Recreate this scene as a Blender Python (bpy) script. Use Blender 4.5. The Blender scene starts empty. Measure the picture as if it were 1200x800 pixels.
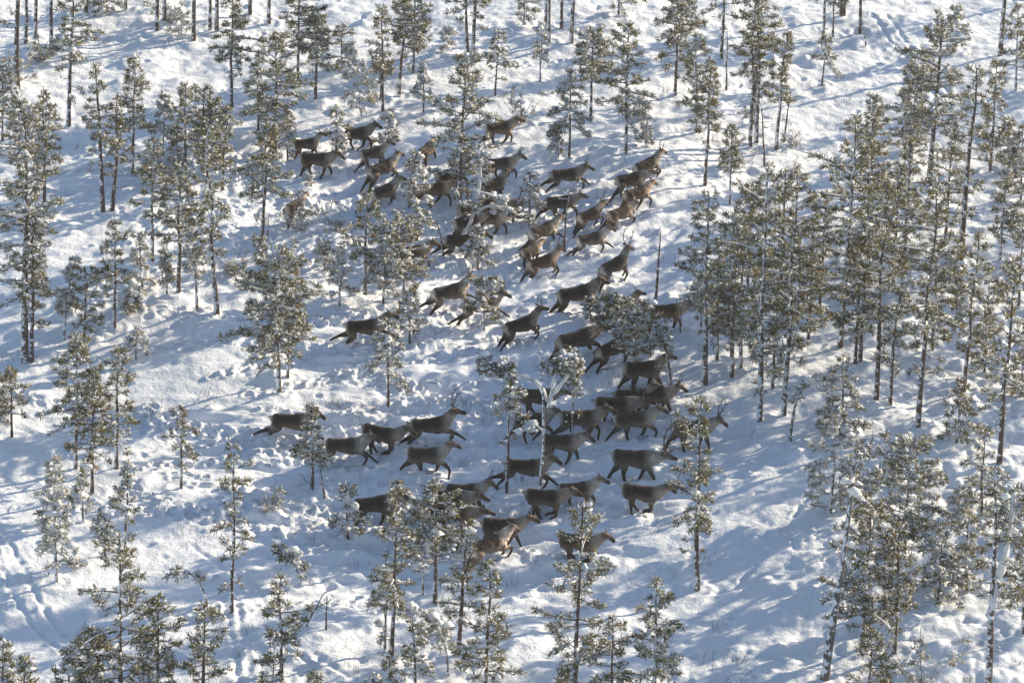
import bpy, math, random
import numpy as np
from mathutils import Vector, Matrix

R = math.radians
HAZE = 0.00022
sc = bpy.context.scene
C = sc.collection

# ------------------------------------------------------------------ camera
PITCH, ROLL, CAM_H, FPX = R(25.0), R(2.0), 51.6, 4400.0
f_ = np.array([0, math.cos(PITCH), -math.sin(PITCH)])
u0 = np.array([0, math.sin(PITCH), math.cos(PITCH)])
r0 = np.array([1.0, 0, 0])
rt = r0 * math.cos(ROLL) + u0 * math.sin(ROLL)
up = u0 * math.cos(ROLL) - r0 * math.sin(ROLL)
CAM = np.array([0, 0, CAM_H])
cd = bpy.data.cameras.new('camera'); cam = bpy.data.objects.new('camera', cd); C.objects.link(cam)
cd.sensor_width = 36; cd.lens = FPX / 1200 * 36; cd.clip_start = 1; cd.clip_end = 8000
m = Matrix(((rt[0], up[0], -f_[0], 0), (rt[1], up[1], -f_[1], 0), (rt[2], up[2], -f_[2], CAM_H), (0, 0, 0, 1)))
cam.matrix_world = m
sc.camera = cam

# ------------------------------------------------------------------ light
SUN_AZ, SUN_EL = R(33), R(18)          # azimuth from +X towards +Y
w = bpy.data.worlds.new('World'); sc.world = w; w.use_nodes = True
nt = w.node_tree; nt.nodes.clear()
sky = nt.nodes.new('ShaderNodeTexSky'); sky.sky_type = 'NISHITA'; sky.sun_disc = False
sky.sun_elevation = SUN_EL; sky.sun_rotation = R(90) - SUN_AZ; sky.dust_density = 0.6; sky.ozone_density = 1.8
bg = nt.nodes.new('ShaderNodeBackground'); bg.inputs['Strength'].default_value = 0.12
ow = nt.nodes.new('ShaderNodeOutputWorld')
nt.links.new(sky.outputs[0], bg.inputs['Color']); nt.links.new(bg.outputs[0], ow.inputs['Surface'])
sl = bpy.data.lights.new('sun', 'SUN'); sl.energy = 5.0; sl.angle = R(0.6); sl.color = (1.0, 0.86, 0.64)
so = bpy.data.objects.new('sun', sl); C.objects.link(so)
sd = Vector((math.cos(SUN_AZ) * math.cos(SUN_EL), math.sin(SUN_AZ) * math.cos(SUN_EL), math.sin(SUN_EL)))
so.rotation_euler = sd.to_track_quat('Z', 'Y').to_euler(); so.location = (60, 160, 60)
sc.view_settings.view_transform = 'Standard'; sc.view_settings.look = 'None'
sc.view_settings.exposure = 0.66; sc.view_settings.gamma = 1.0; sc.view_settings.use_curve_mapping = False
sc.cycles.max_bounces = 5; sc.cycles.diffuse_bounces = 3; sc.cycles.transparent_max_bounces = 4
sc.cycles.use_denoising = True

# ------------------------------------------------------------------ noise
_rs = np.random.RandomState(7)
_perm = _rs.permutation(4096)
_val = _rs.rand(4096) * 2 - 1
def vnoise(x, y, seed=0):
    xi = np.floor(x).astype(np.int64); yi = np.floor(y).astype(np.int64)
    xf = x - xi; yf = y - yi
    sx = xf * xf * xf * (xf * (xf * 6 - 15) + 10); sy = yf * yf * yf * (yf * (yf * 6 - 15) + 10)
    def h(a, b): return _val[_perm[(_perm[(a + seed * 57) & 4095] + b) & 4095]]
    a = h(xi, yi); b = h(xi + 1, yi); c = h(xi, yi + 1); d = h(xi + 1, yi + 1)
    return (a + (b - a) * sx) * (1 - sy) + (c + (d - c) * sx) * sy
def rot(x, y, a): return x * math.cos(a) + y * math.sin(a), -x * math.sin(a) + y * math.cos(a)
def smooth(a, b, x):
    t = np.clip((x - a) / (b - a), 0, 1); return t * t * (3 - 2 * t)

# large shape of the snow cover (things stand on this)
def base_h(x, y):
    x = np.asarray(x, float); y = np.asarray(y, float)
    fade = 1 - smooth(60, 200, np.hypot(x, y - 112))
    h = 0.45 * vnoise(x / 13, y / 13, 1) + 0.16 * vnoise(x / 4.5 + 9, y / 4.5, 2)
    return h * fade + (1 - fade) * 6 * vnoise(x / 400 + 3, y / 400, 3) * smooth(200, 900, np.hypot(x, y))

def ray(u, v): return f_ + rt * (u - 600) / FPX + up * (400 - v) / FPX
def at(u, v, lift=0.0):                      # pixel -> point on the snow (plus lift)
    d = ray(u, v); z = lift
    for _ in range(8):
        t = (z - CAM_H) / d[2]; p = CAM + d * t
        z = float(base_h(p[0], p[1])) + lift
    return np.array([p[0], p[1], z])
def in_plane(u, v, y0):                      # pixel -> point in the upright plane at depth y0
    d = ray(u, v); t = (y0 - CAM[1]) / d[1]; return CAM + d * t

# ------------------------------------------------------------------ mesh helpers
def mk(name, verts, tris, mats, parent=None, smooth_=True, loc=None, matidx=None):
    me = bpy.data.meshes.new(name)
    verts = np.asarray(verts, np.float32); tris = np.asarray(tris, np.int32)
    me.vertices.add(len(verts)); me.vertices.foreach_set('co', verts.ravel())
    me.loops.add(tris.size); me.loops.foreach_set('vertex_index', tris.ravel())
    k = tris.shape[1]
    me.polygons.add(len(tris)); me.polygons.foreach_set('loop_start', np.arange(0, tris.size, k, dtype=np.int32))
    me.polygons.foreach_set('loop_total', np.full(len(tris), k, np.int32))
    me.polygons.foreach_set('use_smooth', np.full(len(tris), smooth_, bool))
    if matidx is not None: me.polygons.foreach_set('material_index', np.asarray(matidx, np.int32))
    me.update(calc_edges=True)
    for mt in (mats if isinstance(mats, (list, tuple)) else [mats]): me.materials.append(mt)
    o = bpy.data.objects.new(name, me); C.objects.link(o)
    if parent: o.parent = parent
    if loc is not None: o.location = loc
    return o

class Acc:
    def __init__(s): s.v = []; s.t = []; s.n = 0
    def add(s, v, t):
        s.v.append(np.asarray(v, np.float32)); s.t.append(np.asarray(t, np.int32) + s.n); s.n += len(v)
    def arrays(s):
        if not s.v: return np.zeros((3, 3), np.float32), np.array([[0, 1, 2]], np.int32)
        return np.concatenate(s.v), np.concatenate(s.t)

_tc = {}
def tube_topo(n, k):
    if (n, k) not in _tc:
        t = []
        for i in range(n - 1):
            for j in range(k):
                a = i * k + j; b = i * k + (j + 1) % k; c = a + k; d = b + k
                t += [(a, b, d), (a, d, c)]
        A = n * k; B = A + 1
        for j in range(k):
            t.append((A, (j + 1) % k, j)); t.append((B, (n - 1) * k + j, (n - 1) * k + (j + 1) % k))
        _tc[(n, k)] = np.array(t, np.int32)
    return _tc[(n, k)]
def tube(acc, P, rad, k=5, flat=1.0, wide=1.0):
    P = np.asarray(P, float); n = len(P); rad = np.broadcast_to(np.asarray(rad, float), (n,))
    T = np.gradient(P, axis=0); T /= np.linalg.norm(T, axis=1)[:, None] + 1e-9
    ref = np.array([0, 0, 1.0]) if abs(T[:, 2]).mean() < 0.8 else np.array([0, 1.0, 0])
    U = np.cross(T, ref); U /= np.linalg.norm(U, axis=1)[:, None] + 1e-9
    W = np.cross(U, T)
    a = np.arange(k) * 2 * math.pi / k
    V = P[:, None, :] + rad[:, None, None] * (np.cos(a)[None, :, None] * U[:, None, :] * wide + np.sin(a)[None, :, None] * W[:, None, :] * flat)
    V = np.concatenate([V.reshape(-1, 3), P[:1] - T[:1] * rad[0] * .5, P[-1:] + T[-1:] * rad[-1] * .5])
    acc.add(V, tube_topo(n, k))

def tag(o, label=None, cat=None, group=None, kind=None):
    if label: o['label'] = label
    if cat: o['category'] = cat
    if group: o['group'] = group
    if kind: o['kind'] = kind
def empty(name, loc):
    o = bpy.data.objects.new(name, None); C.objects.link(o); o.location = loc; o.empty_display_size = .3; return o

# ------------------------------------------------------------------ materials
def new_mat(name):
    mt = bpy.data.materials.new(name); mt.use_nodes = True; t = mt.node_tree
    return mt, t, t.nodes['Principled BSDF'], t.nodes['Material Output']
def N(t, kind, **kw):
    n = t.nodes.new(kind)
    for k, v in kw.items():
        if k in n.inputs.keys(): n.inputs[k].default_value = v
        else: setattr(n, k, v)
    return n
def ramp(t, src, stops):
    r = t.nodes.new('ShaderNodeValToRGB'); e = r.color_ramp.elements
    while len(e) < len(stops): e.new(.5)
    for el, (p, c) in zip(e, stops): el.position = p; el.color = (*c, 1)
    t.links.new(src, r.inputs[0]); return r

# snow on the ground: fine crusty grain and soft clods on top of the modelled relief
snow_mat, t, b, out = new_mat('snow_ground')
tc = N(t, 'ShaderNodeTexCoord')
n1 = N(t, 'ShaderNodeTexNoise', Scale=3.2, Detail=8.0, Roughness=0.62); t.links.new(tc.outputs['Object'], n1.inputs['Vector'])
n2 = N(t, 'ShaderNodeTexNoise', Scale=14.0, Detail=5.0, Roughness=0.7); t.links.new(tc.outputs['Object'], n2.inputs['Vector'])
bp = N(t, 'ShaderNodeBump', Strength=0.7, Distance=0.12); t.links.new(n1.outputs['Fac'], bp.inputs['Height'])
bp2 = N(t, 'ShaderNodeBump', Strength=0.5, Distance=0.03); t.links.new(n2.outputs['Fac'], bp2.inputs['Height']); t.links.new(bp.outputs[0], bp2.inputs['Normal'])
t.links.new(bp2.outputs[0], b.inputs['Normal'])
rc = ramp(t, n1.outputs['Fac'], [(0.3, (.80, .83, .88)), (0.7, (.88, .89, .91))]); t.links.new(rc.outputs[0], b.inputs['Base Color'])
b.inputs['Roughness'].default_value = 0.75; b.inputs['Specular IOR Level'].default_value = 0.25

# snow lying on trees
tsnow_mat, t, b, out = new_mat('snow_on_branches')
b.inputs['Base Color'].default_value = (.86, .88, .92, 1); b.inputs['Roughness'].default_value = .8; b.inputs['Specular IOR Level'].default_value = .2
tc = N(t, 'ShaderNodeTexCoord'); n1 = N(t, 'ShaderNodeTexNoise', Scale=18.0, Detail=3.0); t.links.new(tc.outputs['Object'], n1.inputs['Vector'])
bp = N(t, 'ShaderNodeBump', Strength=0.6, Distance=0.03); t.links.new(n1.outputs['Fac'], bp.inputs['Height']); t.links.new(bp.outputs[0], b.inputs['Normal'])
tl = N(t, 'ShaderNodeBsdfTranslucent', Color=(.88, .87, .85, 1)); ms = N(t, 'ShaderNodeMixShader', Fac=.38)   # light passes through thin snow
t.links.new(b.outputs[0], ms.inputs[1]); t.links.new(tl.outputs[0], ms.inputs[2]); t.links.new(ms.outputs[0], out.inputs['Surface'])

def bark_mat(name, dark, light, snow_lo, snow_hi):
    mt, t, b, out = new_mat(name)
    tc = N(t, 'ShaderNodeTexCoord'); oi = N(t, 'ShaderNodeObjectInfo')
    mp = N(t, 'ShaderNodeMapping'); mp.inputs['Scale'].default_value = (1, 1, .35); t.links.new(tc.outputs['Object'], mp.inputs['Vector'])
    n1 = N(t, 'ShaderNodeTexNoise', Scale=22.0, Detail=5.0, Roughness=.7); t.links.new(mp.outputs[0], n1.inputs['Vector'])
    rc = ramp(t, n1.outputs['Fac'], [(.3, dark), (.7, light)])
    # wind-blown snow stuck to the bark in patches
    n2 = N(t, 'ShaderNodeTexNoise', Scale=7.0, Detail=4.0, Roughness=.65); n2.noise_dimensions = '4D'
    t.links.new(tc.outputs['Object'], n2.inputs['Vector']); t.links.new(oi.outputs['Random'], n2.inputs['W'])
    ge = N(t, 'ShaderNodeNewGeometry'); sx = N(t, 'ShaderNodeSeparateXYZ'); t.links.new(ge.outputs['Normal'], sx.inputs[0])
    ma = N(t, 'ShaderNodeMath', operation='MULTIPLY_ADD'); ma.inputs[1].default_value = -.10; t.links.new(sx.outputs[0], ma.inputs[0]); t.links.new(n2.outputs['Fac'], ma.inputs[2])
    rr = N(t, 'ShaderNodeMath', operation='MULTIPLY_ADD'); rr.inputs[1].default_value = .10; rr.inputs[2].default_value = -.05; t.links.new(oi.outputs['Random'], rr.inputs[0])
    ad = N(t, 'ShaderNodeMath', operation='ADD'); t.links.new(ma.outputs[0], ad.inputs[0]); t.links.new(rr.outputs[0], ad.inputs[1])
    mr = N(t, 'ShaderNodeMapRange'); mr.inputs[1].default_value = snow_lo; mr.inputs[2].default_value = snow_hi; t.links.new(ad.outputs[0], mr.inputs[0])
    mx = N(t, 'ShaderNodeMix', data_type='RGBA'); t.links.new(mr.outputs[0], mx.inputs[0]); t.links.new(rc.outputs[0], mx.inputs[6]); mx.inputs[7].default_value = (.82, .84, .88, 1)
    t.links.new(mx.outputs[2], b.inputs['Base Color']); b.inputs['Roughness'].default_value = .9; b.inputs['Specular IOR Level'].default_value = .2
    bp = N(t, 'ShaderNodeBump', Strength=.7, Distance=.02); t.links.new(n1.outputs['Fac'], bp.inputs['Height']); t.links.new(bp.outputs[0], b.inputs['Normal'])
    return mt
pine_bark = bark_mat('pine_bark', (.042, .033, .029), (.17, .125, .10), .53, .61)
frost_bark = bark_mat('frosted_bark', (.05, .045, .042), (.22, .20, .18), .51, .56)

def needle_mat(name, c0, c1, c2):
    mt, t, b, out = new_mat(name)
    tc = N(t, 'ShaderNodeTexCoord'); n1 = N(t, 'ShaderNodeTexNoise', Scale=5.0, Detail=3.0); t.links.new(tc.outputs['Object'], n1.inputs['Vector'])
    rc = ramp(t, n1.outputs['Fac'], [(.32, c0), (.5, c1), (.68, c2)])
    t.links.new(rc.outputs[0], b.inputs['Base Color']); b.inputs['Roughness'].default_value = .6; b.inputs['Specular IOR Level'].default_value = .3
    tl = N(t, 'ShaderNodeBsdfTranslucent'); t.links.new(rc.outputs[0], tl.inputs['Color'])
    ms = N(t, 'ShaderNodeMixShader', Fac=.48); t.links.new(b.outputs[0], ms.inputs[1]); t.links.new(tl.outputs[0], ms.inputs[2]); t.links.new(ms.outputs[0], out.inputs['Surface'])
    return mt
needles = needle_mat('pine_needles', (.058, .060, .030), (.15, .135, .058), (.30, .24, .095))
needles_pale = needle_mat('frosted_needles', (.14, .13, .09), (.28, .25, .17), (.45, .40, .29))

# reindeer coat: zone colours sit in a point attribute of the fur itself, tone from the object colour
coat, t, b, out = new_mat('reindeer_coat')
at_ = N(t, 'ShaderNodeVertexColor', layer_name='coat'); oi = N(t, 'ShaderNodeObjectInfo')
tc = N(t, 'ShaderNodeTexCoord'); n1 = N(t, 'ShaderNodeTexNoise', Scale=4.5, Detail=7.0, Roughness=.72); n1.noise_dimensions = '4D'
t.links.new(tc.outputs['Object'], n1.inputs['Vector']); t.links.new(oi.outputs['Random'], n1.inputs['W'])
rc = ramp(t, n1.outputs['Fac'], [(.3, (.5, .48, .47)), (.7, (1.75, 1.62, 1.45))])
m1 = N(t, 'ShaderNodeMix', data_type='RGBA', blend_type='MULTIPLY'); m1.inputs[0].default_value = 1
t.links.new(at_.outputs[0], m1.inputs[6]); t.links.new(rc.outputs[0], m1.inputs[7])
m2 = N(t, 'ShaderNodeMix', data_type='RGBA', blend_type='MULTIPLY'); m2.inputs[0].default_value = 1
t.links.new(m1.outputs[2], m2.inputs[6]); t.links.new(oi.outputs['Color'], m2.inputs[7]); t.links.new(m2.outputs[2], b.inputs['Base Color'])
b.inputs['Roughness'].default_value = .85; b.inputs['Specular IOR Level'].default_value = .15
b.inputs['Sheen Weight'].default_value = .15; b.inputs['Sheen Roughness'].default_value = .5
mp = N(t, 'ShaderNodeMapping'); mp.inputs['Scale'].default_value = (.3, 1, 1); t.links.new(tc.outputs['Object'], mp.inputs['Vector'])
n2 = N(t, 'ShaderNodeTexNoise', Scale=45.0, Detail=3.0); t.links.new(mp.outputs[0], n2.inputs['Vector'])
bp = N(t, 'ShaderNodeBump', Strength=.9, Distance=.025); t.links.new(n2.outputs['Fac'], bp.inputs['Height']); t.links.new(bp.outputs[0], b.inputs['Normal'])
antler_mat, t, b, out = new_mat('antler_bone')
tc = N(t, 'ShaderNodeTexCoord'); n1 = N(t, 'ShaderNodeTexNoise', Scale=12.0); t.links.new(tc.outputs['Object'], n1.inputs['Vector'])
rc = ramp(t, n1.outputs['Fac'], [(.3, (.05, .038, .028)), (.7, (.16, .12, .09))]); t.links.new(rc.outputs[0], b.inputs['Base Color']); b.inputs['Roughness'].default_value = .6
# ------------------------------------------------------------------ reindeer tables
# torso pixel x, y; heading (deg, world, 0 = to the right, 90 = away); pose; head carriage; size; antlers; tone; label
G, B_, D_, L_ = (1, 1, 1), (1.22, 1.03, .88), (.76, .72, .69), (1.6, 1.5, 1.4)
DEER = [
 (316,160,62,'stand','mid',.95,0,B_,'brown reindeer half hidden by a pine trunk at upper left herd tip'),
 (359,166,20,'walk','high',.88,0,G,'young reindeer with neck stretched upright just behind the dark side-on one, upper left'),
 (371,184,3,'walk','mid',1.02,0,D_,'dark side-on reindeer walking past a thin snowy sapling at upper left'),
 (418,153,18,'trot','mid',1.0,0,D_,'dark reindeer behind the leaning snow-caked stem at upper left'),
 (438,176,36,'trot','mid',.92,0,G,'dark reindeer trotting away, white rump, right of the thin snowy sapling'),
 (451,193,42,'lunge','mid',1.02,0,G,'grey reindeer climbing up right, upper one of the pair with sloping backs'),
 (451,221,42,'trot','mid',1.0,0,G,'grey-brown reindeer climbing up right, lower one of the pair with sloping backs'),
 (500,173,66,'trot','low',.95,0,B_,'brown reindeer seen from behind under a pine bough left of the big central-top pine'),
 (530,201,32,'trot','mid',1.0,0,B_,'brown reindeer crossing just left of the trunk of the tall top-centre pine'),
 (509,219,20,'trot','low',.98,0,B_,'reindeer below a long snowy bough left of the top-centre pine trunk'),
 (585,147,25,'trot','mid',1.0,0,B_,'reindeer behind a sapling, uppermost of the whole herd'),
 (588,189,15,'trot','mid',.95,1,L_,'pale reindeer with short upright antlers right of the top-centre pine'),
 (579,215,46,'walk','high',.95,0,D_,'dark reindeer with raised bare head right of the top-centre pine'),
 (583,237,-4,'trot','low',.98,1,D_,'dark antlered reindeer in the knot of animals behind the snow-caked arching birch'),
 (574,252,-4,'trot','low',1.0,0,G,'grey reindeer with lowered head under the snowy arm of the arching birch'),
 (543,278,6,'gallop','mid',1.05,0,D_,'dark reindeer striding behind the foot of the snow-caked arching birch'),
 (549,257,30,'trot','low',1.0,0,D_,'dark reindeer whose front is hidden by the arching birch stem'),
 (553,240,40,'trot','mid',.98,0,D_,'dark reindeer at the back of the knot beside the top-centre pine trunk'),
 (484,292,14,'trot','mid',.98,0,D_,'reindeer with only its head clear of the broad snowy pine left of centre'),
 (345,240,64,'walk','mid',.95,0,B_,'lone brown reindeer under a snowy pine at the left edge of the herd'),
 (665,200,14,'gallop','mid',1.02,1,D_,'reindeer with kicking hind legs behind the frosted sapling at top centre'),
 (761,189,40,'lunge','mid',1.0,1,G,'foremost reindeer of the right column, head up and clear of all others'),
 (739,208,32,'trot','low',1.02,0,D_,'dark reindeer directly behind the foremost one in the right column'),
 (747,223,38,'trot','mid',.98,0,B_,'brown reindeer third in the right column, muzzle level with the dark back above'),
 (728,245,44,'gallop','low',.95,0,B_,'white-rumped reindeer in right column with front leg reaching out'),
 (657,234,22,'trot','low',1.02,0,D_,'dark reindeer above a bare leaning stem, below the frosted sapling'),
 (692,248,46,'lunge','mid',.92,0,B_,'small brown reindeer bounding away, between the two climbing lines'),
 (637,266,40,'gallop','mid',1.02,0,G,'reindeer with lit grey neck bounding left of a bare leaning stem'),
 (622,292,52,'gather','mid',.8,0,B_,'small calf overlapped by two larger reindeer left of the bare leaning stem'),
 (639,303,32,'lunge','mid',.95,1,B_,'brown reindeer pushing off its hind legs at the foot of the bare leaning stem'),
 (694,276,30,'gallop','mid',.95,1,L_,'light brown reindeer in full stretch on open sunlit snow'),
 (722,307,46,'lunge','high',1.0,2,D_,'dark reindeer with tall thin antlers and white rump climbing away'),
 (680,341,17,'lunge','mid',1.08,0,D_,'dark thickset reindeer directly below the tall-antlered climbing one'),
 (529,338,27,'gallop','mid',1.05,1,G,'antlered reindeer leaping with white rump left of the round snowy sapling'),
 (565,354,21,'gallop','mid',1.02,1,G,'antlered reindeer passing behind the round snowy sapling'),
 (614,376,29,'lunge','high',1.0,1,D_,'dark antlered reindeer on open snow right of the round snowy sapling'),
 (432,379,4,'gallop','mid',1.08,0,D_,'lone brown reindeer running broadside across the open left-centre snow'),
 (678,393,32,'lunge','low',1.15,0,D_,'big dark reindeer with rounded back behind the dark young pines'),
 (718,403,44,'gallop','low',1.0,0,D_,'reindeer showing only hind legs beneath the dark young pines'),
 (727,357,30,'trot','high',.95,0,B_,'reindeer with only its head above the dark young pines'),
 (781,363,15,'walk','mid',1.0,0,B_,'brown reindeer standing clear right of the dark young pines, white tail patch'),
 (753,431,14,'walk','high',1.06,0,D_,'dark reindeer walking with raised head behind two thin frosted stems'),
 (768,461,9,'walk','mid',1.0,1,B_,'brown antlered reindeer at the front of the packed row right of centre'),
 (741,463,12,'walk','high',1.0,0,D_,'dark reindeer with only back and raised head visible in the packed row'),
 (722,472,2,'trot','low',1.06,1,D_,'long dark reindeer in the middle of the packed row right of centre'),
 (746,488,4,'trot','mid',1.04,0,G,'grey reindeer trotting just above the great-antlered bull'),
 (680,487,9,'trot','mid',1.06,0,D_,'dark reindeer trotting right of the forked snowy birch'),
 (624,490,14,'trot','mid',.95,0,G,'slim grey reindeer crossing behind the forked snowy birch'),
 (627,462,12,'gather','low',1.0,0,D_,'dark reindeer under the arching arms of the forked snowy birch'),
 (657,516,2,'walk','mid',1.02,1,G,'reindeer with pale neck standing right of the birch, below the packed row'),
 (618,543,-1,'gallop','mid',1.08,0,D_,'long dark reindeer in full trot crossing the foot of the forked birch'),
 (743,535,-2,'walk','low',1.13,3,G,'grey bull with great branching antlers walking on shaded snow'),
 (677,570,12,'trot','mid',.95,0,G,'reindeer ahead of the one with tucked legs, below the birch foot'),
 (637,580,6,'gather','mid',1.03,0,D_,'reindeer with tucked legs behind the foot of the forked birch'),
 (749,574,-5,'gather','mid',1.0,0,D_,'reindeer below the great-antlered bull, hind legs bunched under it'),
 (811,500,8,'walk','mid',1.04,2,D_,'antlered reindeer passing behind the snowy pine right of the bull'),
 (407,518,-1,'gallop','mid',1.04,0,G,'grey reindeer stretched out at a run, second from the left in the lower line'),
 (443,505,-8,'gather','mid',1.03,0,D_,'reindeer plunging down with lowered neck behind the stretched grey one'),
 (508,494,10,'gallop','high',1.05,2,D_,'reindeer with branching antlers leading the group of four on the lower left'),
 (502,530,-1,'trot','high',1.04,1,G,'grey reindeer with head held high and tail up, below the branch-antlered one'),
 (344,490,-2,'gallop','mid',1.02,0,D_,'leftmost running reindeer, behind a small snowy sapling'),
 (438,589,18,'walk','mid',.98,0,D_,'reindeer with raised head among snowy saplings at lower left of the herd'),
 (526,582,-2,'walk','low',1.05,0,D_,'dark reindeer overlapping the short-antlered one shoulder to shoulder'),
 (545,573,6,'walk','mid',1.0,1,G,'short-antlered reindeer just behind a pair walking close above a snowy sapling'),
 (533,597,-8,'walk','low',1.0,0,D_,'dark reindeer with drooping muzzle under the shoulder-to-shoulder pair'),
 (512,622,4,'trot','low',.98,0,G,'reindeer hidden behind the dense round-topped sapling, legs showing below'),
 (588,614,2,'walk','mid',1.02,1,D_,'dark reindeer behind the pale grey one near the bottom of the herd'),
 (576,633,34,'lunge','mid',1.06,0,L_,'pale grey reindeer bounding at the lower edge of the herd'),
 (677,632,-8,'gather','mid',1.02,0,D_,'last reindeer at the bottom, body hidden behind the tip of a tall pine'),
]

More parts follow.
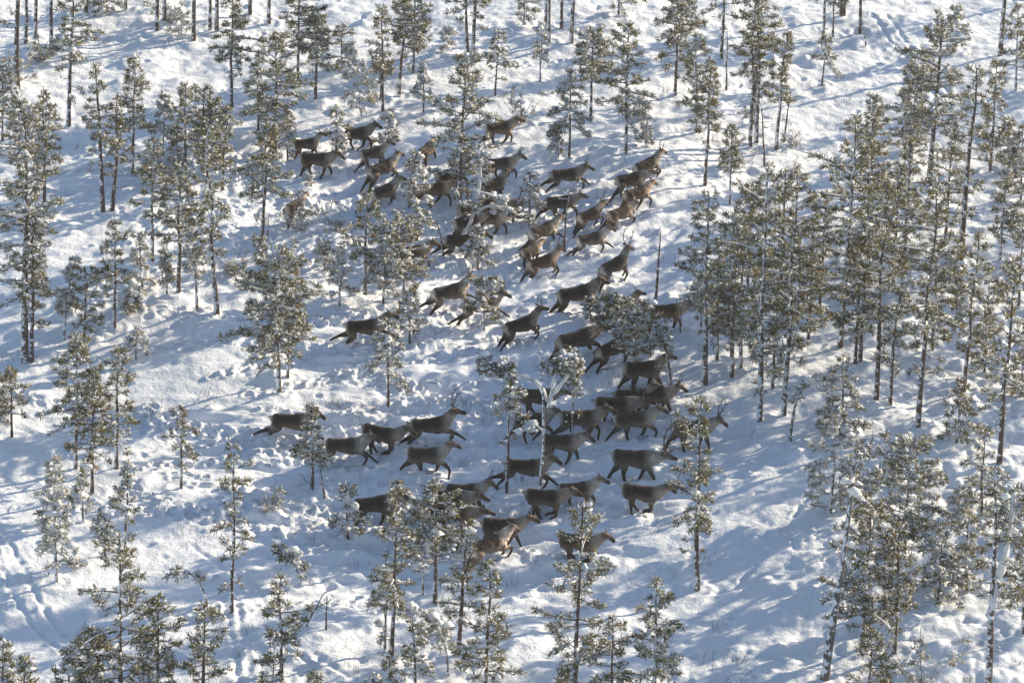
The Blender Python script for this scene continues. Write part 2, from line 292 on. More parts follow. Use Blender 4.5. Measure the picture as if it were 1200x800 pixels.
# ------------------------------------------------------------------ tree tables
# (kind, pixel path base..top, crown width px, crown start 0..1, label)
TREES = [
 # top edge trunks, crowns above the frame
 ('pine',[(20,107),(21,-130)],60,.62,'thin bare lower trunk nearest the top left corner'),
 ('pine',[(30,54),(31,-90)],40,.55,'slender trunk just right of the corner trunk, top left'),
 ('pine',[(41,48),(43,-140)],50,.6,'straight dark trunk third from the top left corner'),
 ('pine',[(60,57),(61,-120)],55,.45,'dark trunk behind the left shoulder of the leafy-topped pine, top left'),
 ('dome',[(80,150),(82,100),(85,-12)],56,.48,'reddish-trunked pine with a bushy crown at top left'),
 ('pine',[(101,17),(102,-150)],60,.4,'thick trunk cut by the top edge right of the bushy-crowned pine'),
 ('pine',[(147,14),(148,-150)],60,.5,'short visible trunk foot at the top edge above open snow'),
 ('pine',[(184,41),(185,-170)],60,.55,'thick dark trunk left one of two standing above a snowdrift, top left'),
 ('pine',[(193,30),(193,-120)],34,.6,'thin stem beside the thick dark trunk at top left'),
 ('pine',[(227,48),(229,-170)],60,.6,'thick straight trunk right one of two above a snowdrift, top left'),
 ('pine',[(246,36),(247,-110)],32,.6,'very thin stem right of the thick straight trunk at top'),
 ('pine',[(254,39),(257,-160)],50,.62,'dark stem touching the crown of the tilted snowy pine near the top'),
 ('pine',[(271,129),(271,60),(272,-8)],58,.42,'snowy pine with drooping layers and bare dark foot, upper left'),
 ('pine',[(293,20),(293,-150)],50,.5,'dark trunk at the top edge left of the tall snowy pair'),
 ('pine',[(315,31),(317,-150)],50,.55,'bare trunk dropping from the top edge between two crowns'),
 # upper left
 ('pine',[(52,253),(52,180),(52,107)],30,.45,'spindly young pine with bare stem left of two leaning stems'),
 ('pine',[(23,212),(22,120)],40,.3,'snowy young pine crowding the left edge, upper'),
 ('pine',[(3,168),(3,78)],34,.25,'narrow pine half cut by the left edge, upper'),
 ('pine',[(121,250),(118,190),(113,72)],40,.42,'crooked twin pine, left one of two leaning stems'),
 ('pine',[(131,247),(136,200),(137,115)],36,.45,'crooked twin pine, right one of two leaning stems'),
 ('pine',[(155,205),(156,68)],46,.35,'shapely young pine with wide arms in the open at upper left'),
 ('snowy',[(191,182),(193,113)],38,.35,'small snowy pine between two taller ones, upper left'),
 ('pine',[(217,218),(218,101)],36,.42,'slim pine with green-brown top left of the dense clump'),
 ('pine',[(237,206),(240,103)],44,.3,'dense pine at the left of the clump of three, upper left'),
 ('pine',[(260,228),(265,128)],52,.25,'densest broad pine of the clump of three, upper left'),
 ('pine',[(250,204),(252,120)],42,.3,'pine squeezed in the middle of the clump of three, upper left'),
 ('snowy',[(180,206),(180,160)],34,.1,'low snowy pine bush left of the clump of three'),
 ('snowy',[(208,190),(207,150)],30,.15,'low frosted bush in front of the slim green-brown pine'),
 ('snowy',[(30,262),(31,205)],34,.1,'snowy bush at the crown edge of the big left-hand pine'),
 ('pine',[(349,105),(350,50),(351,-30)],60,.35,'stout snow-streaked trunk with crown cut by the top edge, left of centre'),
 ('pine',[(369,121),(372,60),(373,15)],44,.45,'pine with clear black lower stem right of the stout streaked trunk'),
 ('pine',[(321,174),(323,110),(324,45)],78,.2,'big bushy snowy pine standing over the leftmost upper reindeer'),
 ('snowy',[(303,156),(301,72)],38,.25,'snowy pine pressed against the left of the big bushy one'),
 ('snowy',[(337,190),(336,128)],24,.3,'thin snowy sapling beside the young upright-necked reindeer'),
 ('snowy',[(425,142),(417,98),(410,62)],54,.35,'leaning snow-caked tree whose stem meets a dark reindeer'),
 ('pine',[(449,133),(448,70),(447,12)],34,.42,'slender dark pine left of two taller trunks, top centre-left'),
 ('pine',[(446,119),(447,60)],26,.5,'thin second stem right behind the slender dark pine'),
 ('pine',[(467,114),(471,50),(473,-14)],44,.45,'tall straight pine with reddish stem at top centre-left'),
 ('pine',[(484,87),(485,40),(487,-10)],46,.4,'pine close right of the reddish straight stem, top centre'),
 ('snowy',[(496,136),(497,74)],22,.35,'little frosted pine below the pair of straight pines, top centre'),
 ('pine',[(549,72),(546,20),(544,-90)],60,.45,'left stem of the twin trunks at the top centre'),
 ('pine',[(554,73),(556,20),(558,-90)],60,.45,'right stem of the twin trunks at the top centre'),
 ('snowy',[(580,116),(582,70),(584,38)],38,.5,'snow-topped small tree right of the twin trunks'),
 ('snowy',[(525,62),(526,34)],24,.2,'tiny sapling above the crown of the top-centre pine'),
 ('dome',[(538,248),(541,160),(543,72)],84,.2,'tall dense pine at top centre with reindeer passing its foot'),
 ('snowy',[(394,184),(394,127)],26,.3,'bushy little snowy sapling above the side-on dark reindeer back'),
 ('snowy',[(455,168),(456,132)],32,.1,'low snowy bush between upper left reindeer and top-centre pine'),
 ('frost',[(358,217),(358,206)],8,.2,'short dark stump poking through snow below the side-on reindeer'),
 # top centre right
 ('snowy',[(633,96),(634,28)],20,.4,'very thin frosted pole-like pine right of the snowy small tree, top'),
 ('pine',[(640,50),(641,-150)],50,.55,'left trunk of a close pair dropping from the top edge, centre'),
 ('pine',[(643,53),(645,-150)],50,.55,'right trunk of a close pair dropping from the top edge, centre'),
 ('pine',[(658,35),(660,-90)],30,.6,'thin stem between the close pair and a slanting trunk at top'),
 ('pine',[(669,53),(672,0),(677,-150)],60,.55,'slanting trunk at the top edge above the snow-laden small tree'),
 ('dome',[(692,141),(694,90),(695,38)],46,.5,'small tree weighed down by blue-white snow lumps, top centre'),
 ('snowy',[(667,184),(668,130),(669,80)],46,.35,'dark stem with wide level branches above the kicking reindeer'),
 ('snowy',[(655,184),(650,148)],18,.2,'thin bare twig beside the level-branched stem'),
 ('pine',[(733,181),(735,110),(737,32)],72,.35,'open wide-armed frosted pine left of the foremost reindeer'),
 ('pine',[(791,117),(793,50),(796,-14)],66,.38,'thick-trunked pine with crown at the top edge, right of centre'),
 ('pine',[(797,75),(799,-40)],40,.4,'thinner trunk beside the thick-trunked pine at the top'),
 ('pine',[(815,159),(816,100),(817,48)],38,.3,'dark snowy pine right of the thick-trunked one'),
 ('pine',[(826,217),(831,140),(834,74)],36,.45,'slender pine with long bare foot above the right forest'),
 ('pine',[(845,71),(848,20),(850,-60)],44,.5,'bare-footed trunk at top, left one of two behind open snow'),
 ('snag',[(851,109),(852,36)],20,.3,'thin dead stem right of the bare-footed trunk at top'),
 ('pine',[(879,175),(882,90),(886,-20)],48,.45,'front trunk of the group of three stems near the top right'),
 ('pine',[(885,146),(887,70),(890,-30)],44,.5,'middle trunk of the group of three stems near the top right'),
 ('pine',[(886,169),(889,80),(894,-15)],46,.5,'right trunk of the group of three stems near the top right'),
 ('snag',[(896,198),(894,150),(889,115)],8,.7,'thin bent dead stem below the group of three stems'),
 ('snowy',[(757,172),(758,146)],18,.2,'tiny frosted sapling above the foremost reindeer'),
 ('pine',[(909,178),(914,110),(924,44)],32,.45,'leaning slim pine right of the group of three stems'),
 ('snag',[(918,167),(922,140),(927,108)],8,.7,'bare stick leaning beside the slim leaning pine'),
 ('frost',[(928,173),(928,150)],24,.1,'small frosted shrub at the foot of the leaning slim pine'),
 ('snowy',[(963,101),(966,70),(968,42)],34,.45,'snow-capped small tree alone on open snow, upper right'),
 ('pine',[(964,52),(967,0),(970,-60)],44,.5,'taller stem behind the snow-capped small tree, upper right'),
 ('pine',[(976,43),(978,-40)],26,.5,'thin stem right behind the snow-capped small tree'),
 ('pine',[(985,22),(988,-80)],34,.5,'short visible stem at the top edge, left of a pair, upper right'),
 ('pine',[(989,21),(994,-110)],40,.5,'short visible stem at the top edge, right of a pair, upper right'),
 ('pine',[(1008,40),(1012,-120)],42,.6,'straight bare trunk standing alone at the top, upper right'),
 ('snag',[(1015,56),(1012,33)],6,.8,'fine leafless twig below the lone straight trunk'),
 # upper right forest
 ('pine',[(1172,66),(1181,-40),(1190,-140)],60,.62,'tall bare trunk near the top right corner'),
 ('dome',[(1088,225),(1094,150),(1104,22)],84,.38,'tallest thick-trunked pine with domed snowy crown, upper right'),
 ('dome',[(1067,196),(1071,130),(1076,82)],54,.25,'pine under the left side of the domed crown, upper right'),
 ('pine',[(1060,182),(1062,120)],40,.3,'smaller pine left of the thick-trunked domed one'),
 ('pine',[(1125,308),(1134,200),(1141,68)],66,.42,'tall pine with long bare reddish trunk behind the right forest'),
 ('pine',[(1160,204),(1164,140),(1169,75)],46,.3,'snowy pine right of the long bare reddish trunk, upper right'),
 ('pine',[(1190,110),(1192,60),(1194,10)],44,.3,'pine touching the right edge near the top corner'),
 ('snowy',[(1120,60),(1121,8)],30,.3,'frosted sapling on open snow above the domed crown'),
 ('pine',[(1020,270),(1021,200),(1024,118)],66,.2,'bushy pine at the upper left shoulder of the right forest'),
 ('pine',[(1171,308),(1176,250),(1181,200)],52,.3,'dark stem with frosted crown near the right edge, upper third'),
 ('pine',[(1196,240),(1198,150)],50,.2,'pine half cut by the right edge, upper third'),
 ('snowy',[(1182,200),(1183,140)],40,.2,'snowy bush-like pine close to the right edge, upper third'),
 # left middle
 ('dome',[(29,425),(28,330),(28,225),(28,120)],104,.28,'big dark dense pine dominating the left edge'),
 ('pine',[(37,426),(39,350),(40,250)],44,.4,'thinner stem against the right of the big left-edge pine'),
 ('pine',[(134,386),(134,320),(135,260)],54,.35,'pine with dark lower stem in the gap at left middle'),
 ('snowy',[(74,397),(78,350),(87,308)],26,.35,'thin leaning sapling with long twigs right of the big left-edge pine'),
 ('pine',[(98,400),(99,360),(100,318)],38,.2,'young pine left of the dark-stemmed gap pine, left middle'),
 ('pine',[(178,306),(179,240),(180,168)],42,.4,'pine with snow-flecked stem above the sunlit patch, left'),
 ('pine',[(209,348),(210,280),(212,196)],56,.42,'reddish straight-stemmed pine, left of the bent thin stem'),
 ('snowy',[(196,351),(193,292)],16,.3,'very small thin sapling left of the reddish straight pine'),
 ('snowy',[(231,368),(229,310),(221,262)],28,.45,'thin stem with a clear bend between two pines at left'),
 ('pine',[(255,371),(248,300),(246,225),(245,148)],66,.35,'tall pine leaning left with curved foot, left middle'),
 ('snowy',[(153,366),(153,322)],30,.1,'small frosted pine right of the gap pine'),
 ('snowy',[(167,338),(162,275)],36,.2,'snowy crooked pine behind the gap pine'),
 ('frost',[(275,325),(274,288)],34,.1,'frosted leafless shrub left of the trunk with smooth dark foot'),
 ('pine',[(307,290),(309,240),(312,150)],58,.45,'pine with smooth dark foot left of the lone brown reindeer'),
 ('snag',[(313,280),(315,256)],4,.9,'short stick beside the smooth dark foot'),
 ('frost',[(352,272),(353,225)],40,.1,'frosted shrub in front of the lone brown reindeer at left'),
 ('dome',[(327,462),(326,400),(322,360),(326,297)],112,.30,'broad many-branched pine with a thick short trunk, left of centre'),
 ('pine',[(337,445),(339,380),(345,320)],60,.4,'second stem rising with the broad many-branched pine'),
 ('snowy',[(397,363),(399,320),(400,284)],44,.3,'snowy-topped little pine above the lone broadside runner'),
 ('snowy',[(380,317),(381,284)],22,.2,'faint tiny sapling left of the snowy-topped little pine'),
 ('pine',[(428,344),(428,280),(430,222)],40,.3,'slim dark pine left of the broad snowy pine, centre-left'),
 ('snowy',[(449,358),(450,310),(452,262)],60,.3,'front one of the broad snowy pines left of centre'),
 ('dome',[(473,346),(472,300),(470,262)],56,.25,'broad snowy pine hiding a reindeer body left of centre'),
 ('snowy',[(489,284),(487,230),(485,178)],42,.25,'slender snowy pine with long left boughs, below upper herd'),
 ('frost',[(395,272),(391,248)],24,.1,'sparse frosted twig tuft on open snow, left centre'),
 ('snowy',[(480,398),(481,340)],38,.25,'wispy frosted sapling just ahead of the lone broadside runner'),
 ('dome',[(567,389),(567,329)],44,.42,'round-headed snowy sapling in front of an antlered leaping reindeer'),
 ('snowy',[(560,313),(561,268)],32,.2,'snowy sapling with curling twigs under the arching birch'),
 ('arch',[(535,289),(548,270),(559,250),(561,215),(565,165)],40,.3,'snow-caked arching birch leaning over the knot of reindeer'),
 ('snag',[(520,302),(517,280),(511,256)],14,.5,'thin dead forked twig left of the arching birch'),
 # centre
 ('snag',[(661,289),(664,255),(668,218)],6,.8,'bare leaning stem among the reindeer, upper centre'),
 ('snowy',[(620,266),(621,204)],36,.2,'twiggy frosted sapling left of the dark reindeer, upper centre'),
 ('snag',[(768,352),(771,310),(773,262)],12,.4,'crooked dead snag standing alone on lit snow, right of centre'),
 ('pine',[(855,240),(856,190),(858,150)],20,.5,'thin stem above the right forest left shoulder'),
 ('snag',[(797,392),(799,354)],4,.9,'short birch stick right of the white-tailed brown reindeer'),
 ('dome',[(743,453),(744,400),(745,352)],54,.42,'dark young pine with frosted stem, centre one of the dark cluster'),
 ('dome',[(732,424),(729,380),(722,344)],42,.35,'left one of the dark young pines at centre right'),
 ('pine',[(762,417),(761,380),(758,362)],40,.4,'right one of the dark young pines at centre right'),
 ('pine',[(712,388),(707,346)],30,.2,'low dark sapling left of the young pine cluster'),
 ('pine',[(692,378),(692,352)],20,.3,'tiny dark sapling above the big round-backed reindeer'),
 ('snowy',[(787,464),(784,425),(778,395),(765,374)],40,.6,'thin stem bending left over the head-high dark reindeer'),
 ('birch',[(631,606),(634,550),(636,505),(641,478),(640,455),(633,430),(633,394)],20,.75,'forked snowy birch with arching arms in the herd centre'),
 ('snowy',[(671,518),(672,470),(672,428)],26,.7,'thin speckled stem with a small tuft right of the forked birch'),
 ('snowy',[(593,576),(596,520),(597,478),(598,454)],44,.75,'thin tall stem with a small frosted top left of the forked birch'),
 ('snowy',[(455,476),(455,430),(455,378)],50,.4,'two-stemmed frosted sapling on open snow, left of centre'),
 ('snowy',[(366,572),(366,520),(366,474)],38,.35,'small snowy sapling in front of the leftmost running reindeer'),
 ('snag',[(381,586),(377,565),(374,546)],4,.9,'short dead twig right of that small snowy sapling'),
 ('frost',[(312,600),(312,572)],34,.1,'low frosted shrub on open snow at lower left'),
 ('snowy',[(408,632),(406,600),(405,568)],40,.2,'snowy pine at the left toe of the lower herd'),
 ('snowy',[(470,600),(472,575)],34,.1,'dark frosted bush behind the raised-head reindeer, lower herd'),
 ('pine',[(494,640),(495,596)],30,.2,'small dark pine right of the tall reddish stem, lower herd'),
 ('pine',[(458,800),(459,740),(461,660),(464,566)],46,.38,'tall thin reddish-stemmed pine at the lower centre-left'),
 ('snowy',[(451,762),(452,720),(453,668)],40,.55,'shorter stem beside the tall reddish-stemmed pine'),
 ('snowy',[(495,696),(497,660),(500,620)],34,.5,'short leaning pine with bare foot under the lower herd'),
 ('dome',[(510,706),(511,640),(512,574)],64,.55,'dense round-topped pine with long bare stem, lower herd'),
 ('pine',[(537,767),(542,690),(548,614)],38,.3,'slim curved pine left of the snowy cone-shaped one, bottom'),
 ('pine',[(568,820),(571,740),(573,664)],66,.22,'snowy cone-shaped pine at bottom centre'),
 ('snowy',[(525,791),(524,765),(518,738),(497,716)],34,.5,'bowed sapling arching left at bottom centre'),
 ('snowy',[(487,810),(485,760),(483,718)],38,.3,'frosted leaning sapling between tall stems at the bottom'),
 ('snag',[(382,741),(382,720),(383,697)],5,.9,'upright broken dead stump at lower left centre'),
 ('snag',[(356,738),(368,715),(382,691)],14,.4,'dead stem leaning against the broken stump'),
 ('snowy',[(354,684),(346,662),(325,643)],26,.55,'short bent sapling bowing left above the broken stump'),
 ('pine',[(330,796),(329,740),(328,686)],52,.4,'snowy pine with bare foot at the bottom left centre'),
 ('pine',[(318,840),(318,768)],52,.1,'pine top peeping over the bottom edge, left of centre'),
 ('pine',[(369,850),(369,790)],26,.1,'tiny pine tip on the bottom edge, left of centre'),
 ('snowy',[(455,850),(456,765)],52,.1,'snowy pine top under the tall reddish stem, bottom edge'),
 ('pine',[(673,850),(676,740),(680,680),(683,607)],84,.22,'tall golden-lit pine at bottom centre covering a reindeer'),
 ('pine',[(716,850),(718,728)],66,.1,'dark snowy pine between two taller ones, bottom edge'),
 ('pine',[(766,860),(768,760),(770,688)],88,.12,'broad dark snowy pine at the bottom right of centre'),
 ('pine',[(817,692),(816,620),(818,545),(821,458)],52,.3,'snowy grey-trunked pine right of the great-antlered bull'),
 # lower left
 ('pine',[(14,514),(13,470),(13,431)],36,.35,'small pine with reddish stem near the left edge, middle'),
 ('pine',[(-4,500),(-4,440)],36,.2,'pine cut by the left edge, middle'),
 ('pine',[(88,550),(89,480),(90,392)],74,.4,'left tall pine of the group of three, left middle'),
 ('pine',[(108,578),(107,520),(107,438)],46,.35,'front pine with frosted foot in the group of three, left middle'),
 ('pine',[(136,548),(137,480),(139,406)],62,.35,'right pine with long side boughs in the group of three, left'),
 ('pine',[(212,572),(212,530),(213,479)],42,.4,'small lone pine with white-flecked foot on the left slope'),
 ('snowy',[(159,424),(160,385)],30,.4,'short dark twisted stem above the group of three'),
 ('snowy',[(66,685),(64,620),(63,540)],56,.2,'snowy thin pine above the ski-like track, lower left'),
 ('snowy',[(97,612),(96,553)],26,.4,'spindly sapling right of the snowy pine above the track'),
 ('snowy',[(146,648),(148,600),(149,545)],34,.5,'thin V-branched sapling left of the lone flecked pine'),
 ('snowy',[(124,655),(117,605)],30,.6,'faint leaning sapling above the large bottom left pine'),
 ('pine',[(271,720),(273,640),(275,526)],48,.38,'slim pine with a gap in its crown and snow at its foot, lower left'),
 ('pine',[(141,850),(141,760),(140,626)],98,.12,'large bottom left pine with long arms'),
 ('pine',[(105,850),(107,740)],60,.1,'lower pine crowding the left flank of the large bottom left one'),
 ('pine',[(186,860),(186,780),(187,694)],72,.1,'middle pine of the bottom left cluster'),
 ('pine',[(237,850),(239,780),(240,714)],66,.1,'right-hand cone-shaped pine of the bottom left cluster'),
 ('arc',[(244,714),(240,694),(227,669),(207,664),(190,676)],26,.45,'whip-thin bowed sapling arching left at lower left'),
 ('pine',[(3,830),(3,754)],40,.1,'small pine in the bottom left corner'),
 ('pine',[(30,840),(29,774)],40,.1,'low pine tip right of the bottom left corner'),
 ('pine',[(80,850),(80,766)],48,.1,'snowy pine tip left of the bottom left cluster'),
 # right forest
 ('pine',[(826,449),(828,340),(830,226)],66,.42,'left outpost pine of the right forest with bare grey foot'),
 ('snowy',[(822,392),(821,330)],30,.5,'thin stem beside the left outpost pine'),
 ('pine',[(858,440),(859,340),(861,246)],62,.3,'snowy pine between outpost and forest front, stem black'),
 ('pine',[(868,434),(870,350),(873,262)],54,.3,'thin black stem right behind the snowy outpost neighbour'),
 ('pine',[(890,497),(893,380),(898,190)],84,.3,'thick-footed tall pine at the forest front, right'),
 ('pine',[(918,491),(924,380),(935,200)],76,.32,'leaning tall pine right of the thick-footed one, forest front'),
 ('arc',[(925,521),(930,480),(938,458),(948,446),(962,447)],26,.5,'bowed snowy sapling at the feet of the forest front'),
 ('pine',[(905,457),(908,400),(912,330)],50,.3,'dark sapling between the two tall front pines'),
 ('pine',[(984,409),(990,330),(1002,140)],92,.3,'massive dense pine in the middle of the right forest'),
 ('pine',[(932,405),(935,340),(940,262)],60,.3,'pine left behind the massive dense one'),
 ('pine',[(947,400),(950,350),(954,300)],44,.25,'short pine at the foot of the massive dense one'),
 ('pine',[(1027,471),(1031,380),(1038,215)],76,.3,'tall pine right of the massive dense one, deep in the forest'),
 ('pine',[(1043,479),(1048,400),(1055,300)],52,.4,'thin clear-stemmed pine left of the tall bare-footed trunk'),
 ('pine',[(1075,508),(1083,400),(1096,215)],86,.38,'tall trunk with long clear dark foot on lit snow, right'),
 ('pine',[(1002,432),(1006,360),(1010,280)],54,.3,'slim stem in the shade between the massive pine and its neighbour'),
 ('pine',[(1008,430),(1012,350),(1018,250)],46,.4,'second slim stem in the shade, close pair'),
 ('snowy',[(990,512),(988,470),(988,420)],60,.1,'frosted undergrowth pine at the forest front'),
 ('pine',[(1120,358),(1121,320),(1123,286)],36,.3,'small dark pine under the long bare reddish trunk'),
 ('pine',[(1129,463),(1136,380),(1148,284)],52,.4,'slender bare-footed pine right of the tall clear trunk'),
 ('pine',[(1171,546),(1176,480),(1183,400),(1190,320)],70,.4,'red-stemmed pine near the right edge, middle'),
 ('pine',[(1121,523),(1124,490),(1128,452)],62,.15,'low dark snowy pine left of the red-stemmed one'),
 ('snowy',[(1150,606),(1151,560),(1152,505)],64,.1,'heavily snowed bushy pine near the right edge'),
 ('pine',[(1197,470),(1199,380)],60,.1,'pine cut by the right edge, middle'),
 ('snowy',[(1192,640),(1193,570)],50,.1,'snowy pine by the right edge above the forked tree'),
 ('snowy',[(972,606),(976,560),(985,486)],66,.2,'snow-bowed pine with twisted boughs, right of the shaded slope'),
 ('snowy',[(1006,600),(1008,560),(1010,520)],56,.1,'snowy lower neighbour of the pine with twisted boughs'),
 ('snag',[(1015,540),(1021,520),(1023,504)],4,.9,'hooked dead stub with snow above the reddish-limbed pine'),
 ('dome',[(1059,658),(1062,600),(1066,516)],92,.25,'spreading olive pine with reddish stem, lower right'),
 ('birch2',[(966,798),(975,730),(988,660),(1000,595),(1004,540)],40,.6,'thick pale frosted trunk leaning right at lower right'),
 ('dome',[(1010,762),(1014,680),(1020,596)],86,.22,'dense dark snowy pine behind the pale leaning trunk'),
 ('pine',[(1048,768),(1051,700),(1054,620)],54,.35,'stem on the right side of the dense dark pine, lower right'),
 ('pine',[(1019,850),(1020,742)],70,.1,'small dark pine at the bottom edge, lower right'),
 ('frost',[(1080,812),(1079,735)],60,.1,'bare frosted shrub at the bottom edge, lower right'),
 ('fork',[(1157,820),(1163,715),(1165,640),(1166,560)],74,.5,'forked grey-trunked pine near the bottom right corner'),
 ('pine',[(1131,693),(1132,660),(1136,610)],60,.3,'dark-footed pine left of the forked one'),
 ('snowy',[(1117,694),(1116,640)],46,.2,'snowy young pine with thin dark foot left of the forked one'),
 ('pine',[(1198,750),(1201,640)],50,.4,'stem on the right edge near the bottom corner'),
 ('snowy',[(1124,616),(1124,575)],30,.3,'thin twiggy sapling between the olive pine and the right edge'),
 ('pine',[(960,372),(964,300),(969,226)],64,.25,'shaded pine filling the gap left of the massive dense one'),
 ('pine',[(1010,332),(1014,250),(1020,165)],72,.2,'pine behind the massive dense one, crown merging with it'),
 ('pine',[(1046,345),(1049,270),(1054,195)],72,.2,'pine behind the clear-stemmed pair, middle of right forest'),
 ('pine',[(1092,412),(1095,350),(1100,285)],60,.2,'pine right behind the tall bare-footed trunk'),
 ('pine',[(876,342),(878,280),(881,218)],62,.2,'back-row pine above the forest outposts, left side of right forest'),
 ('pine',[(914,352),(917,280),(921,205)],64,.2,'back-row pine with crown between the two tall front pines'),
 ('pine',[(1108,282),(1112,220),(1117,150)],60,.25,'pine left of the long bare reddish trunk'),
 ('pine',[(1060,302),(1063,240),(1067,165)],60,.25,'back-row pine directly under the thick-trunked domed one'),
 ('pine',[(1153,442),(1156,390),(1160,330)],52,.2,'pine right of the slender bare-footed one near the right edge'),
 ('pine',[(840,422),(841,360),(843,300)],48,.25,'small pine just right of the left outpost pine'),
 ('pine',[(1194,362),(1196,310),(1199,255)],52,.2,'pine at the right edge below the dark stem with frosted crown'),
 ('snowy',[(1100,705),(1101,660),(1103,610)],54,.15,'snowy pine between the olive pine and the dark-footed one'),
 ('snowy',[(1040,570),(1042,540)],40,.1,'snowy bush above the spreading olive pine'),
 # background fillers seen along the top
 ('frost',[(10,100),(10,60)],44,.1,'pale frosted thicket bush by the corner trunk, top left'),
 ('frost',[(45,75),(45,40)],48,.1,'frosted bush between dark trunks, top left'),
 ('frost',[(205,28),(205,2)],44,.1,'frosted low bush under the thick trunk, top left'),
 ('frost',[(213,45),(213,25)],40,.1,'frosted bush on the drift between the two thick trunks'),
 ('snowy',[(125,14),(125,-30)],50,.1,'snowy pine cut by the top edge right of the bushy crown'),
 ('snowy',[(400,80),(401,30)],40,.2,'snow-dusted sapling by the clear black stem pine, top'),
 ('snowy',[(614,30),(615,-20)],30,.2,'pale sapling at the top edge, centre'),
 ('frost',[(610,148),(612,100)],20,.3,'frosted twig standing over the uppermost reindeer'),
 ('pine',[(725,20),(727,-60)],60,.2,'pine crown at the top edge left of the thick-trunked one'),
 ('frost',[(857,200),(858,170)],36,.1,'frosted leafless bush above the right forest left shoulder'),
 ('frost',[(748,140),(750,110)],34,.1,'frosted bush under the open wide-armed pine'),
]
# ------------------------------------------------------------------ the snow ground
deer_pos = [at(d[0], d[1], 0.74 * d[5]) for d in DEER]
def axis(lo, hi, step, far):
    c = list(np.arange(lo, hi, step)); g = step; a = c[-1]
    while a < far: g = min(g * 1.12, 160); a += g; c.append(a)
    g = step; a = c[0]; pre = []
    while a > -far: g = min(g * 1.12, 160); a -= g; pre.append(a)
    return np.array(pre[::-1] + c)
xs = axis(-25, 27, .06, 3500); ys = axis(84, 152, .075, 3500)
X, Y = np.meshgrid(xs, ys)
near = 1 - smooth(30, 60, np.maximum(np.abs(X) * 1.3, np.abs(Y - 118) * .9))
H = base_h(X, Y)
calm = 1 - .6 * smooth(-3, -8, X + vnoise(X / 6, Y / 6, 41) * 4) * smooth(112, 104, Y)
# snow-covered tussocks, drifts and fine lumps
m1 = smooth(-.35, .5, vnoise(X / 7 + 5, Y / 7, 11))
bil = lambda s, k, a=0.: (1 - np.abs(vnoise(*(np.array(rot(X, Y, a)) / s), k)) * 2)
H += near * calm * (.085 * vnoise(X / 1.6, Y / 2.0, 4) + .07 * m1 * np.abs(vnoise(X / 1.1 + 4, Y / 1.3, 5)) + .036 * vnoise(X / .55, Y / .6, 6) + .020 * vnoise(X / .26, Y / .28, 7))
# wind-packed wavelets running with the slope
xr, yr = rot(X, Y, R(20)); H += near * .045 * vnoise(xr / 1.5 + 3 * vnoise(X / 3, Y / 3, 30), yr / .42, 8)
# rougher brush-covered snow on the right and lower right
rough = smooth(5, 12, X + vnoise(X / 5, Y / 5, 9) * 4) * (1 - smooth(112, 125, Y))
H += near * rough * (.14 * np.abs(vnoise(X / .8, Y / .8, 12)) + .06 * np.abs(vnoise(X / .33, Y / .33, 13)))
# furrows where the herd has passed: stretched along the running direction
dist = np.full(X.shape, 1e9); ang = np.zeros(X.shape); wsum = np.zeros(X.shape) + 1e-6
herd = np.zeros(X.shape)
for (p, d) in zip(deer_pos, DEER):
    a = R(d[2]); cx, cy = p[0] - 1.6 * math.cos(a), p[1] - 1.6 * math.sin(a)
    q = np.exp(-(((X - cx) / 2.6) ** 2 + ((Y - cy) / 2.0) ** 2)); herd += q; ang += q * a; wsum += q
ang /= wsum; herd = np.clip(herd * 1.2, 0, 1)
ca, sa = math.cos, math.sin
x1, y1 = rot(X, Y, R(4)); x2, y2 = rot(X, Y, R(38))
wgt = smooth(R(8), R(30), ang)
fur = (1 - wgt) * vnoise(x1 / 2.2, y1 / .34, 14) + wgt * vnoise(x2 / 2.0, y2 / .34, 15)
fur2 = (1 - wgt) * vnoise(x1 / .5, y1 / .16, 16) + wgt * vnoise(x2 / .5, y2 / .16, 17)
H += near * herd * (.15 * fur + .07 * fur2 - .07)
# hoof pits along each animal's trail, plus strays
rg = random.Random(3)
def stamp(cx, cy, a, lx, ly, depth, rim):
    r_ = 2.2 * max(lx, ly)
    i0, i1 = np.searchsorted(xs, [cx - r_, cx + r_]); j0, j1 = np.searchsorted(ys, [cy - r_, cy + r_])
    if i1 - i0 < 2 or j1 - j0 < 2: return
    dx = X[j0:j1, i0:i1] - cx; dy = Y[j0:j1, i0:i1] - cy
    u = (dx * math.cos(a) + dy * math.sin(a)) / lx; v = (-dx * math.sin(a) + dy * math.cos(a)) / ly
    q = u * u + v * v
    H[j0:j1, i0:i1] += -depth * np.exp(-q * 1.6) + rim * np.exp(-(np.sqrt(q) - 1.35) ** 2 * 7)
for (p, d) in zip(deer_pos, DEER):
    a = R(d[2]); x, y = p[0] + .4 * math.cos(a), p[1] + .4 * math.sin(a); turn = rg.uniform(-.012, .03)
    for k in range(34):
        st = .30; x -= st * math.cos(a); y -= st * math.sin(a); a -= turn * rg.uniform(.3, 1.6)
        s = .16 if k % 2 else -.16
        stamp(x - s * math.sin(a) + rg.gauss(0, .07), y + s * math.cos(a) + rg.gauss(0, .07), a, rg.uniform(.12, .24), rg.uniform(.07, .11), rg.uniform(.10, .20), rg.uniform(.03, .08))
for _ in range(1500):   # older scattered prints, clods and sunken twigs
    stamp(rg.uniform(-22, 24), rg.uniform(88, 148), rg.uniform(0, 3.1), rg.uniform(.10, .25), rg.uniform(.08, .16), rg.uniform(-.10, .12), .02)
for _ in range(260):    # broad snowed-over stones and stumps
    s = rg.uniform(.25, .6); stamp(rg.uniform(-22, 24), rg.uniform(88, 148), rg.uniform(0, 3.1), s, s * rg.uniform(.6, 1), -rg.uniform(.08, .2), 0)
